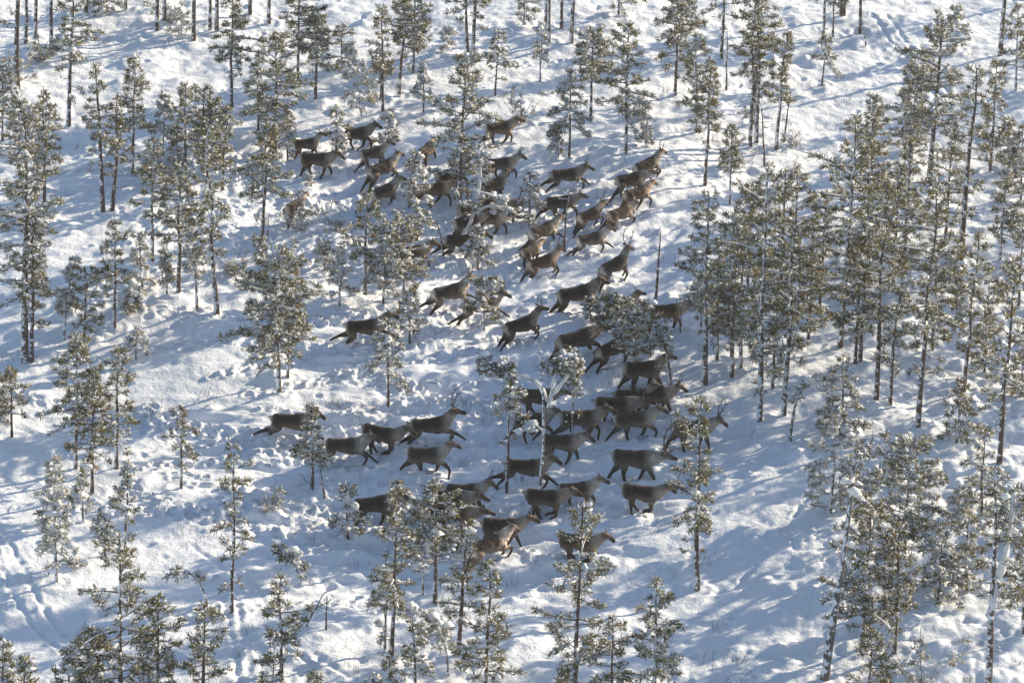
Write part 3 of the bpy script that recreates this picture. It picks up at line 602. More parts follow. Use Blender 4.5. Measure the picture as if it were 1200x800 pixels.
# packed tracks
def track(pts, gauge, depth):
    P = [at(*q)[:2] for q in pts]; P = np.array(P)
    L = np.r_[0, np.cumsum(np.linalg.norm(np.diff(P, axis=0), axis=1))]
    for s in np.arange(0, L[-1], .12):
        x = np.interp(s, L, P[:, 0]); y = np.interp(s, L, P[:, 1]); x2_ = np.interp(s + .3, L, P[:, 0]); y2_ = np.interp(s + .3, L, P[:, 1])
        a = math.atan2(y2_ - y, x2_ - x + 1e-6)
        for g in gauge: stamp(x - g * math.sin(a) + rg.gauss(0, .04), y + g * math.cos(a) + rg.gauss(0, .04), a, .22, rg.uniform(.09, .16), depth * rg.uniform(.15, .8), depth * .12)
track([(-20, 610), (5, 645), (25, 690), (42, 722), (70, 750), (105, 775), (140, 810)], (-.28, .28), .05)
track([(335, 752), (370, 775), (430, 812)], (-.2, .2), .045)
track([(225, 640), (245, 655), (300, 690), (330, 730)], (0,), .05)
track([(1030, 20), (1050, 45), (1085, 80), (1105, 110)], (-.3, .3), .05)
track([(270, 700), (282, 760), (290, 810)], (-.2, .15), .05)
track([(800, 700), (860, 690), (930, 610), (960, 560)], (0,), .06)
# snow wells and little mounds where trees stand
for T in TREES:
    p = at(*T[1][0])
    if 80 < p[1] < 150: stamp(p[0], p[1], 0, .32, .32, -.06, .05)
nx, ny = len(xs), len(ys)
idx = np.arange(nx * ny).reshape(ny, nx)
q = np.stack([idx[:-1, :-1], idx[:-1, 1:], idx[1:, 1:], idx[1:, :-1]], -1).reshape(-1, 4)
gr = mk('ground', np.stack([X, Y, H], -1).reshape(-1, 3), q, snow_mat)
tag(gr, 'rolling snow cover trampled by hooves and crossed by tracks', 'snow ground', kind='structure')

# ------------------------------------------------------------------ trees
rng = np.random.RandomState(21)
NT = 6
def add_needles(acc, P, Dr, size, rs, NT=NT):
    n = len(P)
    d = Dr[:, None, :] * .7 + rs.normal(0, .62, (n, NT, 3)); d[..., 2] += .15
    d /= np.linalg.norm(d, axis=2)[..., None] + 1e-9
    s = np.cross(d, rs.normal(0, 1, (n, NT, 3))); s /= np.linalg.norm(s, axis=2)[..., None] + 1e-9
    L = size[:, None, None] * rs.uniform(.7, 1.25, (n, NT, 1)); Wd = L * .19
    c = P[:, None, :] + rs.normal(0, .02, (n, NT, 3))
    V = np.stack([c - s * Wd * .5, c + s * Wd * .5, c + d * L + s * Wd * .5, c + d * L * 1.1 - s * Wd * .35], 2)   # n,NT,4,3
    q = np.arange(n * NT)[:, None] * 4
    acc.add(V.reshape(-1, 3), np.concatenate([q + [0, 1, 2], q + [0, 2, 3]]))
_oct = np.array([[1, 0, 0], [-.5, .87, 0], [-.5, -.87, 0], [.5, .3, .8], [-.5, .4, .75], [0, -.6, .8], [0, 0, -.75], [.1, 0, 1.1]])
_octf = np.array([[0, 3, 5], [0, 1, 3], [1, 4, 3], [1, 2, 4], [2, 5, 4], [2, 0, 5], [3, 4, 7], [4, 5, 7], [5, 3, 7], [0, 6, 1], [1, 6, 2], [2, 6, 0]])
def add_blobs(acc, P, size, rs, flat=.6, elong=None):
    n = len(P)
    a = rs.uniform(0, 6.28, n); sx = size * rs.uniform(.8, 1.5, n); sy = size * rs.uniform(.6, 1.1, n); sz = size * flat * rs.uniform(.7, 1.3, n)
    V = _oct[None] * rs.uniform(.75, 1.25, (n, 8, 1)); V = V * np.stack([sx, sy, sz], 1)[:, None, :]
    c, s = np.cos(a)[:, None], np.sin(a)[:, None]
    V = np.stack([V[..., 0] * c - V[..., 1] * s, V[..., 0] * s + V[..., 1] * c, V[..., 2]], -1) + P[:, None, :]
    acc.add(V.reshape(-1, 3), (np.arange(n)[:, None, None] * 8 + _octf[None]).reshape(-1, 3))

def make_tree(kind, path_w, crown_r, cstart, label, seed, arms=None, group=None):
    """path_w: trunk points in world; everything is built relative to the foot."""
    rs = np.random.RandomState(seed); base = path_w[0]; P = path_w - base
    seg = np.linalg.norm(np.diff(P, axis=0), axis=1); L = np.r_[0, np.cumsum(seg)]; Ht = L[-1]
    n = max(8, int(Ht * 2.2)); s = np.linspace(0, Ht, n)
    T = np.stack([np.interp(s, L, P[:, k]) for k in range(3)], 1)
    for _ in range(2): T[1:-1] = (T[:-2] + 2 * T[1:-1] + T[2:]) / 4
    wig = .018 * Ht ** .7 if kind != 'snag' else .02 * Ht
    w1 = np.stack([np.interp(s, np.linspace(0, Ht, 6), np.r_[0, rs.normal(0, wig, 4), 0]) for _ in range(2)], 1); T[:, :2] += w1 * (s / Ht)[:, None]
    tall = Ht > 5
    rb = {'pine': .0105, 'dome': .0125, 'snowy': .0085, 'frost': .006, 'snag': .011, 'arch': .013, 'arc': .012, 'birch': .0085, 'birch2': .017, 'fork': .014}[kind] * Ht + .018
    rb *= rs.uniform(.85, 1.15); rad = rb * (1 - s / Ht * .86) ** .85 + .004; rad[0] *= 1.25
    tr, ne, sn = Acc(), Acc(), Acc()
    Ts = T.copy(); Ts[0, 2] -= .35
    frosty = kind in ('frost', 'arch', 'birch', 'birch2', 'arc') or (kind == 'snowy' and rs.rand() < .35)
    tube(tr, Ts, rad, 7 if tall else 6)
    def along(q): return np.array([np.interp(q * Ht, s, T[:, k]) for k in range(3)])
    tp, td, tsz, bp, bs = [], [], [], [], []
    snowf = {'pine': .62, 'dome': .72, 'snowy': 1.0, 'frost': 1, 'snag': .5, 'arch': 1, 'arc': 1, 'birch': .9, 'birch2': .9, 'fork': .8}[kind]
    snowf *= rs.uniform(.85, 1.1)
    heavy = {'pine': .85, 'snowy': 1.15, 'frost': .8, 'arch': 1.3, 'birch': 1.2, 'birch2': 1.2}.get(kind, 1.0)
    def limb(o, az, el, ln, r, needle=1.0, curve=0., depth=0):
        k = 6; u = np.linspace(0, 1, k)
        e = el + curve * u - .25 * u * (ln / 1.5)
        a = az + np.cumsum(rs.normal(0, .12, k))
        st = ln / (k - 1)
        d = np.stack([np.cos(a) * np.cos(e), np.sin(a) * np.cos(e), np.sin(e)], 1)
        Q = o + np.vstack([np.zeros(3), np.cumsum(d[:-1] * st, 0)])
        tube(tr, Q, r * (1 - .75 * u) + .003, 4)
        if ln > .25 and rs.rand() < snowf:
            a0 = rs.randint(0, 2); Q2 = Q[a0:].copy(); rr = (r * (1 - .75 * u[a0:]) + (.020 if needle > 0 else .004)) * heavy * rs.uniform(.8, 1.5); Q2[:, 2] += rr * .7 + r * .4
            tube(sn, Q2, rr, 4, flat=.8)
        nt_ = int((3.5 + ln * 16) * needle * rs.uniform(.75, 1.25)) if needle > 0 else int(ln * 6)
        for i in range(nt_):
            q = .22 + .8 * rs.rand() ** .8; q = min(q, 1.)
            c = np.array([np.interp(q, u, Q[:, m_]) for m_ in range(3)])
            ta = az + rs.uniform(-1.25, 1.25); te = rs.uniform(-.25, .55); tl = rs.uniform(.06, .26) * (1.15 - q * .5) * min(1, .5 + ln)
            dr = np.array([math.cos(ta) * math.cos(te), math.sin(ta) * math.cos(te), math.sin(te)])
            e2 = c + dr * tl
            if tl > .13 and (depth == 0): tube(tr, np.array([c, (c + e2) / 2 + [0, 0, .01], e2]), [.007, .005, .003], 3)
            m_ = 2 if tl > .15 else 1
            for w_ in range(m_):
                f = 1 - w_ * .45; pp = c + dr * tl * f
                if needle > 0: tp.append(pp); td.append(dr); tsz.append(rs.uniform(.07, .125))
                if rs.rand() < snowf * .78: bp.append(pp + dr * .05 + [0, 0, .04]); bs.append((.022 + .05 * rs.rand() ** 2) * heavy)
        if needle > 0: tp.append(Q[-1]); td.append(d[-1]); tsz.append(.13)
        return Q
    if kind in ('pine', 'snowy', 'fork', 'birch2', 'dome'):
        dens = {'pine': 9.2, 'dome': 13, 'snowy': 8.0, 'fork': 5., 'birch2': 3.}[kind] * rs.uniform(.62, 1.2)
        rnd = rs.rand() if kind == 'pine' else 1.0
        clen = Ht * (1 - cstart); nb = int(clen * dens * (1 if tall else 1.6)) + 6
        lop = rs.uniform(0, 6.28); lopk = rs.uniform(.05, .35)
        for i in range(nb):
            t_ = (i + rs.rand() * .8) / nb
            q = cstart + (1 - cstart) * t_
            shape = ((1 - t_) ** .62 * (.62 + .38 * min(1, t_ / .3)) + .07) if tall else ((1 - t_) ** .75 * .95 + .08)
            dm = max(.12, 1 - ((t_ - .45) / .60) ** 2) ** .5
            if kind == 'dome': shape = dm
            elif rnd < .4: shape = .5 * shape + .42 * dm
            elif rnd < .6: shape *= .55 + .9 * abs(math.sin(i * .9 + seed))
            az = i * 2.4 + rs.normal(0, .5)
            if rs.rand() < .10: continue
            ln = (1.02 if kind == 'dome' else 1.18 if Ht < 5.5 else 1.30) * crown_r * shape * rs.uniform(.3, 1.25) * (1 + lopk * math.cos(az - lop))
            ln = min(max(ln, .10), 1.25 * crown_r)
            el = -.12 + .85 * t_ ** 1.5 + rs.normal(0, .14); cv = rs.uniform(-.1, .35)
            if kind == 'snowy': el -= .15; cv -= .3
            limb(along(min(q, .995)), az, el, ln, .010 + .012 * ln, needle=1.0 if kind != 'birch2' else .7, curve=cv)
        # thin foliage below the crown, then dead bare twigs
        for i in range(int(Ht * .8)):
            q = cstart * (1 - .5 * rs.rand() ** 1.5); limb(along(q), rs.uniform(0, 6.28), rs.uniform(-.3, .15), crown_r * rs.uniform(.25, .75), .009, needle=.6, curve=-.1)
        # dead bare twigs under the crown
        for i in range(int(Ht * cstart * 2.4)):
            q = cstart * rs.uniform(.35, 1); limb(along(q), rs.uniform(0, 6.28), rs.uniform(-.35, .2), rs.uniform(.15, .7) * min(1, crown_r), .008, needle=0, curve=-.2)
        tip = along(1.); tp.append(tip); td.append(np.array([0, 0, 1.])); tsz.append(.14)
    elif kind == 'frost':
        for j in range(max(3, int(6 * min(1.5, Ht)))):
            az = rs.uniform(0, 6.28); l2 = Ht * rs.uniform(.5, 1.05)
            Q = limb(np.array([rs.normal(0, .08), rs.normal(0, .08), -.05]), az, rs.uniform(.7, 1.4), l2, .010, needle=0, curve=-.3)
            for m_ in range(6):
                limb(Q[rs.randint(1, 6)], rs.uniform(0, 6.28), rs.uniform(.1, 1.), crown_r * rs.uniform(.3, .9), .006, needle=.45 if rs.rand() < .5 else 0, curve=-.2)
    elif kind == 'snag':
        for i in range(int(3 + Ht * 3)):
            limb(along(rs.uniform(.35, 1)), rs.uniform(0, 6.28), rs.uniform(-.1, .7), rs.uniform(.12, .5), .007, needle=0)
    elif kind in ('arch', 'arc', 'birch'):
        for i in range(int(Ht * {'arch': 9, 'arc': 8, 'birch': 3}[kind])):
            q = rs.uniform(cstart, 1); limb(along(q), rs.uniform(0, 6.28), rs.uniform(-.4, .4), crown_r * rs.uniform(.3, 1), .008, needle=.8 if kind != 'birch' and rs.rand() < .6 else 0, curve=-.3)
    # thick snow along the upper side of leaning stems
    if kind in ('arch', 'arc', 'birch2', 'fork'):
        off = np.zeros_like(T); off[:, 2] = rad * .5; off[:, 1] = -rad * .5
        Tq = np.stack([np.interp(np.linspace(0, Ht, n * 5), s, T[:, k]) for k in range(3)], 1); rq = np.interp(np.linspace(0, Ht, n * 5), s, rad)
        oq = np.zeros_like(Tq); oq[:, 2] = rq * .3; oq[:, 1] = -rq * .45; oq[:, 0] = -rq * .2
        md_ = np.interp(np.arange(n * 5), np.arange(0, n * 5, 2), rs.uniform(-.9, 1.0, len(np.arange(0, n * 5, 2))))
        if kind == 'arch': tube(sn, (Tq + oq)[3:], (rq * .9 + .016 + .024 * md_)[3:], 6)
        else: tube(sn, (Tq + oq)[6:], np.maximum(.002, rq * (.1 + .75 * md_))[6:], 6)
    if arms:
        for (pts, r, clump, w_) in arms:
            A = np.array(pts) - base; k = len(A); tt = np.linspace(0, 1, 10); A = np.stack([np.interp(tt, np.linspace(0, 1, k), A[:, j]) for j in range(3)], 1)
            for _ in range(2): A[1:-1] = (A[:-2] + 2 * A[1:-1] + A[2:]) / 4
            tube(tr, A, r * (1 - .6 * tt) + .008, 6); S = A.copy(); S[:, 2] += r * .9; S[:, 1] -= r * .2
            tube(sn, S, (r * (1 - .5 * tt) + .026) * (1 + .3 * rs.normal(0, 1, 10)), 6, flat=.8)
            for i in range(clump):
                q = .62 + .38 * rs.rand() ** .7; c = np.array([np.interp(q, tt, A[:, j]) for j in range(3)])
                limb(c, rs.uniform(0, 6.28), rs.uniform(-.5, .6), w_ * rs.uniform(.4, 1.), .012, needle=1.3, curve=-.2)
                if i % 2 == 0: bp.append(c + rs.normal(0, .16, 3) + [0, 0, .06]); bs.append(rs.uniform(.08, .2))
    # a few heavier snow lumps caught in forks
    if tp and kind != 'frost':
        k = int(len(tp) * (.035 if kind == 'pine' else .06))
        for i in rs.randint(0, len(tp), k): bp.append(tp[i] + np.array([0, 0, .02])); bs.append(rs.uniform(.06, .13) * heavy)
        if kind != 'pine' or rs.rand() < .3:
            for i in rs.randint(0, len(tp), 4):
                for _ in range(3): bp.append(tp[i] * [.8, .8, 1] + rs.normal(0, .07, 3)); bs.append(rs.uniform(.10, .19))
    name = {'snag': 'dead_stem', 'frost': 'frosted_shrub', 'arch': 'birch_tree', 'birch': 'birch_tree', 'arc': 'bent_sapling'}.get(kind, 'pine_tree' if Ht > 3.2 else 'pine_sapling')
    root = empty(name, base)
    cat = {'dead_stem': 'dead stem', 'frosted_shrub': 'shrub', 'birch_tree': 'birch', 'bent_sapling': 'sapling', 'pine_tree': 'pine', 'pine_sapling': 'sapling'}[name]
    tag(root, label, cat, group)
    v, f = tr.arrays(); mk('trunk', v, f, frost_bark if frosty else pine_bark, root)
    if tp:
        k_ = rs.rand(len(tp)) < min(1, snowf * .48); add_needles(sn, np.array(tp)[k_] + [0, 0, .012], np.array(td)[k_], np.array(tsz)[k_] * .95, rs, NT=3)
        add_needles(ne, np.array(tp), np.array(td), np.array(tsz), rs); v, f = ne.arrays()
        mk('crown', v, f, needles_pale if (kind in ('frost', 'arc') or (kind == 'snowy' and frosty)) else needles, root, smooth_=False)
    if bp:
        add_blobs(sn, np.array(bp), np.array(bs), rs)
    if sn.n:
        v, f = sn.arrays(); sl_ = mk('snow_load', v, f, tsnow_mat, root); sl_['kind'] = 'stuff'
    return root, Ht

def px_scale(p): return FPX / float(np.dot(p - CAM, f_))
tree_roots = []
for i, (kind, path, wpx, cs, label) in enumerate(TREES):
    b0 = at(*path[0]); pts = [b0] + [in_plane(u, v, b0[1]) for (u, v) in path[1:]]
    P = np.array(pts); P[1:, 1] += np.linspace(0, 1, len(P) - 1) * rng.normal(0, .05) * (P[-1, 2] - P[0, 2])
    sc_ = px_scale(b0); arms = None
    if kind == 'birch':
        q = lambda *l: [in_plane(u, v, b0[1]) for (u, v) in l]
        arms = [(q((641, 470), (636, 455), (626, 443), (612, 438), (598, 441), (584, 436), (568, 424)), .034, 34, .40),
                (q((641, 478), (648, 462), (660, 448), (672, 430), (660, 418)), .030, 30, .5),
                (q((644, 470), (650, 440), (655, 425)), .022, 16, .45),
                (q((636, 505), (628, 497), (617, 502)), .02, 3, .25)]
    if kind == 'arch':
        q = lambda *l: [in_plane(u, v, b0[1]) for (u, v) in l]
        arms = [(q((559, 250), (568, 242), (580, 241), (592, 247), (602, 250)), .035, 6, .3), (q((561, 225), (572, 228), (584, 232), (594, 236)), .025, 5, .3)]
    if kind == 'fork':
        q = lambda *l: [in_plane(u, v, b0[1]) for (u, v) in l]
        arms = [(q((1163, 715), (1170, 680), (1178, 650), (1185, 615), (1188, 580)), .06, 14, .6)]
    rt_, ht_ = make_tree(kind, P, wpx / sc_ / 2, cs, label, 100 + i, arms)
    tree_roots.append((rt_, ht_))

# the forest goes on beyond the right and upper edges of the picture: copies of tall pines
def copy_tree(o, parent=None):
    c = o.copy(); C.objects.link(c); c.parent = parent
    for ch in o.children: copy_tree(ch, c)
    return c
tall = [r for r, h in tree_roots if h > 6.0 and r.name.startswith('pine_tree')]
rg = random.Random(12)
far_spots = [(24.5, 98), (25.5, 104), (23.5, 110), (27, 112), (26, 118), (25, 123), (28, 126), (27, 131), (29, 106), (31, 116), (30, 135),
             (27, 94), (33, 124), (24, 92), (10, 158), (17, 160), (-6, 159), (25, 148), (31, 143), (3, 162), (-14, 160), (26, 158), (35, 132), (33, 100)]
for (x, y) in far_spots:
    o = copy_tree(rg.choice(tall)); x += rg.uniform(-.6, .6); y += rg.uniform(-.8, .8)
    o.location = (x, y, float(base_h(x, y))); o.rotation_euler[2] = rg.uniform(0, 6.28); s = rg.uniform(.9, 1.2); o.scale = (s, s, s)
    tag(o, 'snowy pine of the surrounding forest just beyond the edge of the picture', group='pines beyond the picture edge')

# grass tips, dwarf birch and fallen twigs poking through the snow
tw = Acc(); rs = np.random.RandomState(77)
for _ in range(420):
    x, y = rs.uniform(-21, 24), rs.uniform(88, 150); k = rs.randint(3, 16); s_ = rs.uniform(.08, .35)
    for j in range(k):
        px_, py_ = x + rs.normal(0, s_), y + rs.normal(0, s_); z_ = float(base_h(px_, py_)); l = rs.uniform(.10, .38); a = rs.uniform(0, 6.28); e = rs.uniform(.2, .9)
        d_ = np.array([math.cos(a) * e, math.sin(a) * e, 1.]) * l
        tube(tw, np.array([[px_, py_, z_ - .1], [px_, py_, z_] + d_ * .6, [px_, py_, z_] + d_ * np.array([1.2, 1.2, .9])]), [.007, .005, .003], 3)
v, f = tw.arrays(); go = mk('twig_undergrowth', v, f, pine_bark); tag(go, 'sparse grass tips and dwarf twigs poking through the snow', 'undergrowth', kind='stuff')

# ------------------------------------------------------------------ reindeer
def fk(origin, y, segs, angs, pitch):
    P = [np.array([origin[0], y, origin[1]])]
    for i, (l, a) in enumerate(zip(segs, angs)):
        a = R(a); P.append(P[-1] + np.array([math.sin(a) * l, 0, -math.cos(a) * l]))
    return np.array(P)
POSE = {   # front left, front right, hind left, hind right (deg forward of straight down), body pitch
 'stand': [(-8, 4, 0, 25), (-12, 2, 2, 25), (22, -30, 6, 25), (16, -32, 4, 25), 0],
 'walk': [(18, 22, 12, 35), (-18, -16, -22, 10), (40, -12, 14, 30), (2, -42, -18, 10), 0],
 'trot': [(45, 40, -12, 0), (-14, -18, -58, -20), (48, -6, 16, 35), (-16, -56, -44, -30), 2],
 'gallop': [(60, 62, 42, 50), (32, 50, -30, -40), (-30, -72, -62, -62), (8, -60, -40, -30), 4],
 'gather': [(0, 2, -62, -40), (-14, 10, -75, -30), (52, 6, 34, 45), (38, -10, 10, 30), -4],
 'lunge': [(48, 55, -48, -60), (22, 38, -52, -40), (-26, -58, -44, -25), (-12, -50, -34, -15), 5],
}
NECK = {'low': (8, -22), 'mid': (32, -34), 'high': (52, -26)}
def tapered(acc, P, Rr, k=10, sub=4, wide=1.0):
    n = len(P); u = np.linspace(0, n - 1, (n - 1) * sub + 1)
    Q = np.stack([np.interp(u, np.arange(n), P[:, j]) for j in range(3)], 1); r = np.interp(u, np.arange(n), Rr)
    for _ in range(2): Q[1:-1] = (Q[:-2] + 2 * Q[1:-1] + Q[2:]) / 4
    tube(acc, Q, r, k, wide=wide)
def build_deer(pose, neck, var):
    rv = random.Random(pose + neck + str(var))
    fl, fr, hl, hr, pit = POSE[pose]; na, ha = NECK[neck]
    j = lambda t_: tuple(a + rv.uniform(-11, 11) for a in t_)
    fl, fr, hl, hr = j(fl), j(fr), j(hl), j(hr); na += rv.uniform(-7, 7); ha += rv.uniform(-9, 6); pit += rv.uniform(-2, 2)
    if var == 1: fl, fr, hl, hr = fr, fl, hr, hl
    turn = rv.uniform(-.05, .05)
    acc = Acc(); segs = []     # (zone, points)
    stn = np.array([(-.62, .92, .06, .05), (-.56, .89, .155, .13), (-.44, .88, .205, .175), (-.25, .87, .195, .185), (-.02, .835, .235, .205), (.18, .815, .27, .215), (.34, .835, .27, .19), (.47, .87, .215, .15), (.56, .91, .11, .09)])
    P = np.stack([stn[:, 0], 0 * stn[:, 0], stn[:, 1]], 1)
    u = np.linspace(0, 8, 33); ii = np.arange(9)
    Pq = np.stack([np.interp(u, ii, P[:, j]) for j in range(3)], 1); hh = np.interp(u, ii, stn[:, 2]); ww = np.interp(u, ii, stn[:, 3])
    a = np.arange(14) * 2 * math.pi / 14
    V = np.stack([np.repeat(Pq[:, :1], 14, 1), ww[:, None] * np.cos(a)[None], Pq[:, 2:3] + hh[:, None] * np.sin(a)[None]], -1).reshape(-1, 3)
    V = np.concatenate([V, Pq[:1] - [.03, 0, 0], Pq[-1:] + [.03, 0, 0]]); acc.add(V, tube_topo(33, 14)[:, ::-1]); segs.append(('torso', P))
    # neck and head
    n0 = np.array([.40, 0, .90]); nd = np.array([math.cos(R(na)), turn * 3, math.sin(R(na))]); n1 = n0 + nd * .22 + [0, 0, .01]; n2 = n0 + nd * .41 + [.01, 0, .02]
    NP = np.array([n0 - nd * .05, n1, n2]); tapered(acc, NP, [.215, .17, .12], wide=.8); segs.append(('neck', NP))
    mane = np.array([n0 + [.04, 0, -.10], n1 + [.0, 0, -.07], n2 + [-.02, 0, -.03]]); tapered(acc, mane, [.18, .15, .09], wide=.7); segs.append(('mane', mane))
    hd = np.array([math.cos(R(ha)), turn * 5, math.sin(R(ha))]); h0 = n2 + [0, 0, .03]
    HP = np.array([h0 - hd * .04, h0 + hd * .08, h0 + hd * .20, h0 + hd * .32, h0 + hd * .37]); tapered(acc, HP, [.075, .10, .074, .060, .050], wide=.82); segs.append(('head', HP))
    perp = np.array([-hd[2], 0, hd[0]])
    for sg in (-1, 1):   # ears
        e = h0 + perp * .06 + np.array([-.01, sg * .06, 0]); E = np.array([e, e + np.array([-.04, sg * .07, .04]), e + np.array([-.08, sg * .11, .075])]); tapered(acc, E, [.022, .034, .010], k=6); segs.append(('ear', E))
    tail = np.array([[-.58, 0, .98], [-.66, 0, 1.0], [-.72, 0, .95]]); tapered(acc, tail, [.04, .04, .02], k=8); segs.append(('tail', tail))
    for (yy, an) in ((.11, fl), (-.11, fr)):
        L_p = fk((.36, .72), yy, (.17, .26, .225, .08), an, 0); L_p[1:, 1] *= .85
        tapered(acc, L_p, [.13, .078, .046, .036, .040], k=9); segs.append(('leg', L_p))
    for (yy, an) in ((.12, hl), (-.12, hr)):
        L_p = fk((-.42, .82), yy, (.25, .27, .27, .075), an, 0); L_p[1:, 1] *= .85
        tapered(acc, L_p, [.18, .12, .054, .037, .042], k=9); segs.append(('leg', L_p))
    v, f = acc.arrays()
    o = mk('tmp', v, f, coat); md = o.modifiers.new('r', 'REMESH'); md.mode = 'VOXEL'; md.voxel_size = .019
    ms = o.modifiers.new('s', 'SMOOTH'); ms.iterations = 3; ms.factor = .5
    dg = bpy.context.evaluated_depsgraph_get(); me = bpy.data.meshes.new_from_object(o.evaluated_get(dg)); bpy.data.objects.remove(o)
    me.name = 'reindeer_body'; me.polygons.foreach_set('use_smooth', np.ones(len(me.polygons), bool))
    V = np.empty(len(me.vertices) * 3); me.vertices.foreach_get('co', V); V = V.reshape(-1, 3)
    nz = np.empty(len(V) * 3); me.vertices.foreach_get('normal', nz); nz = nz.reshape(-1, 3)     # shaggy winter fur
    sh = .010 * vnoise(V[:, 0] * 14 + 3 * V[:, 1], V[:, 2] * 22 + V[:, 1] * 9, 61) + .007 * vnoise(V[:, 0] * 35, V[:, 2] * 45 + V[:, 1] * 30, 62) - .012 * smooth(.45, .25, V[:, 2]) * 0
    V = V + nz * (sh * smooth(.45, .7, V[:, 2]))[:, None]; me.vertices.foreach_set('co', V.astype(np.float32).ravel())
    # coat zones
    best = np.full(len(V), 9e9); zone = np.zeros(len(V), int); par = np.zeros(len(V)); names = []
    for zi, (nm, SP) in enumerate(segs):
        names.append(nm); m_ = len(SP) - 1
        for j in range(m_):
            A, B = SP[j], SP[j + 1]; d = B - A; tt = np.clip(((V - A) @ d) / (d @ d + 1e-9), 0, 1)
            dd = np.linalg.norm(V - A - tt[:, None] * d, axis=1)
            dd = dd * {'torso': .42, 'neck': .8, 'mane': .85, 'leg': 1., 'head': 1., 'ear': .8, 'tail': .8}[nm]
            k = dd < best; best[k] = dd[k]; zone[k] = zi; par[k] = ((j + tt) / m_)[k]
    col = np.zeros((len(V), 3)); mix = lambda a_, b_, t_: np.array(a_)[None] * (1 - t_[:, None]) + np.array(b_)[None] * t_[:, None]
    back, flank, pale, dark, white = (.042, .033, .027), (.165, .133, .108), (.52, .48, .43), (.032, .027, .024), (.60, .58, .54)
    wob = vnoise(V[:, 0] * 9, V[:, 2] * 9 + V[:, 1] * 7, 5)
    for zi, nm in enumerate(names):
        k = zone == zi; z = V[k, 2] + .03 * wob[k]; x = V[k, 0]; p_ = par[k]
        if nm == 'torso':
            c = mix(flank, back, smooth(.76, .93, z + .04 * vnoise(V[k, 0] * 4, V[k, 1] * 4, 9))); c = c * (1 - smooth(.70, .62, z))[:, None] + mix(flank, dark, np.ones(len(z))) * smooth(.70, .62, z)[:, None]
            c2 = mix(pale, pale, p_ * 0); q = smooth(.22, .5, x)[:, None]; c = c * (1 - q * .75) + c2 * q * .75
            q = (smooth(-.53, -.60, x) * smooth(.72, .78, z))[:, None]; c = c * (1 - q) + np.array(white) * q
        elif nm in ('neck', 'mane'): c = mix(pale, flank, smooth(.5, 1., p_)) if nm == 'neck' else mix(pale, pale, p_ * 0) * 1.15
        elif nm == 'head': c = mix(flank, dark, smooth(.3, .75, p_)); q = smooth(.93, .99, p_)[:, None]; c = c * (1 - q) + np.array(pale) * q * .7
        elif nm == 'ear': c = mix(flank, flank, p_ * 0)
        elif nm == 'tail': c = mix(white, white, p_ * 0)
        else: c = mix(flank, dark, smooth(.1, .5, p_)); q = smooth(.80, .88, p_) * (1 - smooth(.93, .97, p_)); c = c * (1 - .4 * q[:, None]) + np.array(pale) * .4 * q[:, None]
        col[k] = c
    E_ = np.empty(len(me.edges) * 2, np.int32); me.edges.foreach_get('vertices', E_); E_ = E_.reshape(-1, 2)
    for _ in range(14):
        a_ = col.copy(); c_ = np.ones(len(V))
        for j in range(3): a_[:, j] += np.bincount(E_[:, 0], col[E_[:, 1], j], len(V)) + np.bincount(E_[:, 1], col[E_[:, 0], j], len(V))
        c_ += np.bincount(E_[:, 0], None, len(V)) + np.bincount(E_[:, 1], None, len(V)); col = a_ / c_[:, None]
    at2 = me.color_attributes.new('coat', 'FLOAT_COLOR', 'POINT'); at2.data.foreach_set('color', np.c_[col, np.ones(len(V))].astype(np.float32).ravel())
    if not me.materials: me.materials.append(coat)
    low = min(L_p_[-1][2] for nm, L_p_ in segs if nm == 'leg')
    return me, h0 + perp * .075, hd, low, R(pit)
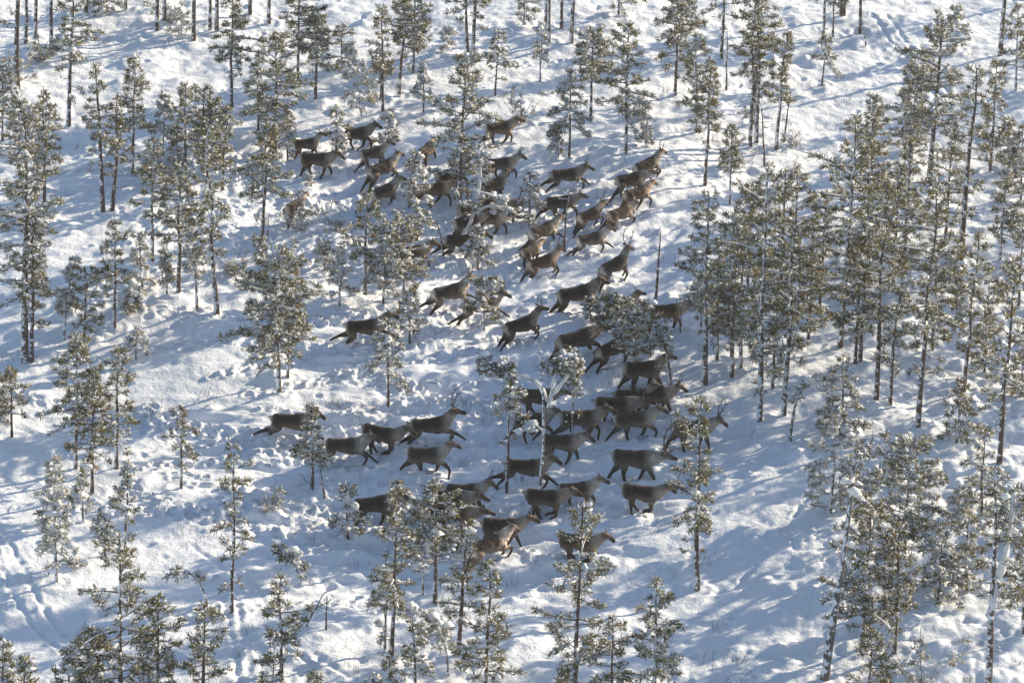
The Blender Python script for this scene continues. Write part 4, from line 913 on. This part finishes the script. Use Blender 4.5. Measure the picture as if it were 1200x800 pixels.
def antler_mesh(lv, side, headp):
    acc = Acc(); k = {1: .30, 2: .62, 3: .95}[lv]
    b0 = headp + np.array([-.01, side * .035, 0])
    c = [(0, 0, 0), (-.06, .12, .12), (-.06, .20, .32), (.02, .26, .56), (.14, .24, .76), (.28, .16, .90)]
    P = np.array([b0 + np.array([x * k, side * y * k, z * k]) for x, y, z in c])
    tube(acc, P, np.array([.022, .018, .016, .015, .012, .007]) * (1.35 if lv == 3 else 1.0), 6)
    def tine(i, d, l):
        d = np.array([d[0], side * d[1], d[2]]); d = d / np.linalg.norm(d); q = P[i]
        tube(acc, np.array([q, q + d * l * k * .5, q + d * l * k + [.02 * k, 0, .05 * k]]), [.013, .010, .005], 5)
    tine(4, (-.3, .1, .9), .22)
    if lv >= 2: tine(1, (.9, .1, .35), .34); tine(3, (-.8, .1, .4), .20); tine(4, (.9, 0, .5), .22)
    if lv == 3:
        tine(0, (.95, -.15, .35), .42); tine(2, (.8, .3, .5), .34); tine(3, (.8, .1, .6), .28); tine(5, (-.2, .2, 1), .22); tine(2, (-.7, .2, .5), .22); tine(5, (.8, -.1, .6), .2)
    return acc.arrays()
protos = {}; ant = {}
rg = random.Random(5)
for (p, d) in zip(deer_pos, DEER):
    px, py, hdg, pose, neck, size, al, tone, label = d
    key = (pose, neck, rg.randint(0, 2))
    if key not in protos: protos[key] = build_deer(*key)
    me, hp, hd, low, pit = protos[key]
    o = bpy.data.objects.new('reindeer', me); C.objects.link(o)
    size *= rg.uniform(.97, 1.03) * (1.0 if py > 300 else .95)
    z = float(base_h(p[0], p[1])) - low * size - .17
    z = .5 * z + .5 * (p[2] - .86 * size)
    o.location = (p[0], p[1], z); o.scale = (size, size * rg.uniform(.95, 1.08), size)
    o.rotation_mode = 'XYZ'; o.rotation_euler = (0, -pit + R(rg.uniform(-2, 2)), R(hdg + rg.uniform(-2, 2)))
    v_ = rg.uniform(.88, 1.12); o.color = (tone[0] * v_, tone[1] * v_, tone[2] * v_, 1)
    tag(o, label, 'reindeer', 'reindeer of the running herd')
    if al:
        for side in (-1, 1):
            k2 = (key, al, side)
            if k2 not in ant:
                v, f = antler_mesh(al, side, hp); a = mk('antler', v, f, antler_mat, o); ant[k2] = a.data
            else:
                a = bpy.data.objects.new('antler', ant[k2]); C.objects.link(a); a.parent = o

# ------------------------------------------------------------------ thin winter air
hz, t, b, out = new_mat('winter_haze'); t.nodes.remove(b)
pv = N(t, 'ShaderNodeVolumePrincipled', Density=HAZE, Anisotropy=.2); pv.inputs['Color'].default_value = (.95, .96, 1, 1)
t.links.new(pv.outputs[0], out.inputs['Volume'])
bx_v = [(x, y, z) for x in (-3800, 3800) for y in (-3800, 3900) for z in (-9, 54)]
hb = mk('haze', bx_v, [(0, 1, 3, 2), (4, 6, 7, 5), (0, 4, 5, 1), (2, 3, 7, 6), (0, 2, 6, 4), (1, 5, 7, 3)], hz, smooth_=False)
tag(hb, 'thin cold air over the snowy forest', 'haze', kind='stuff')
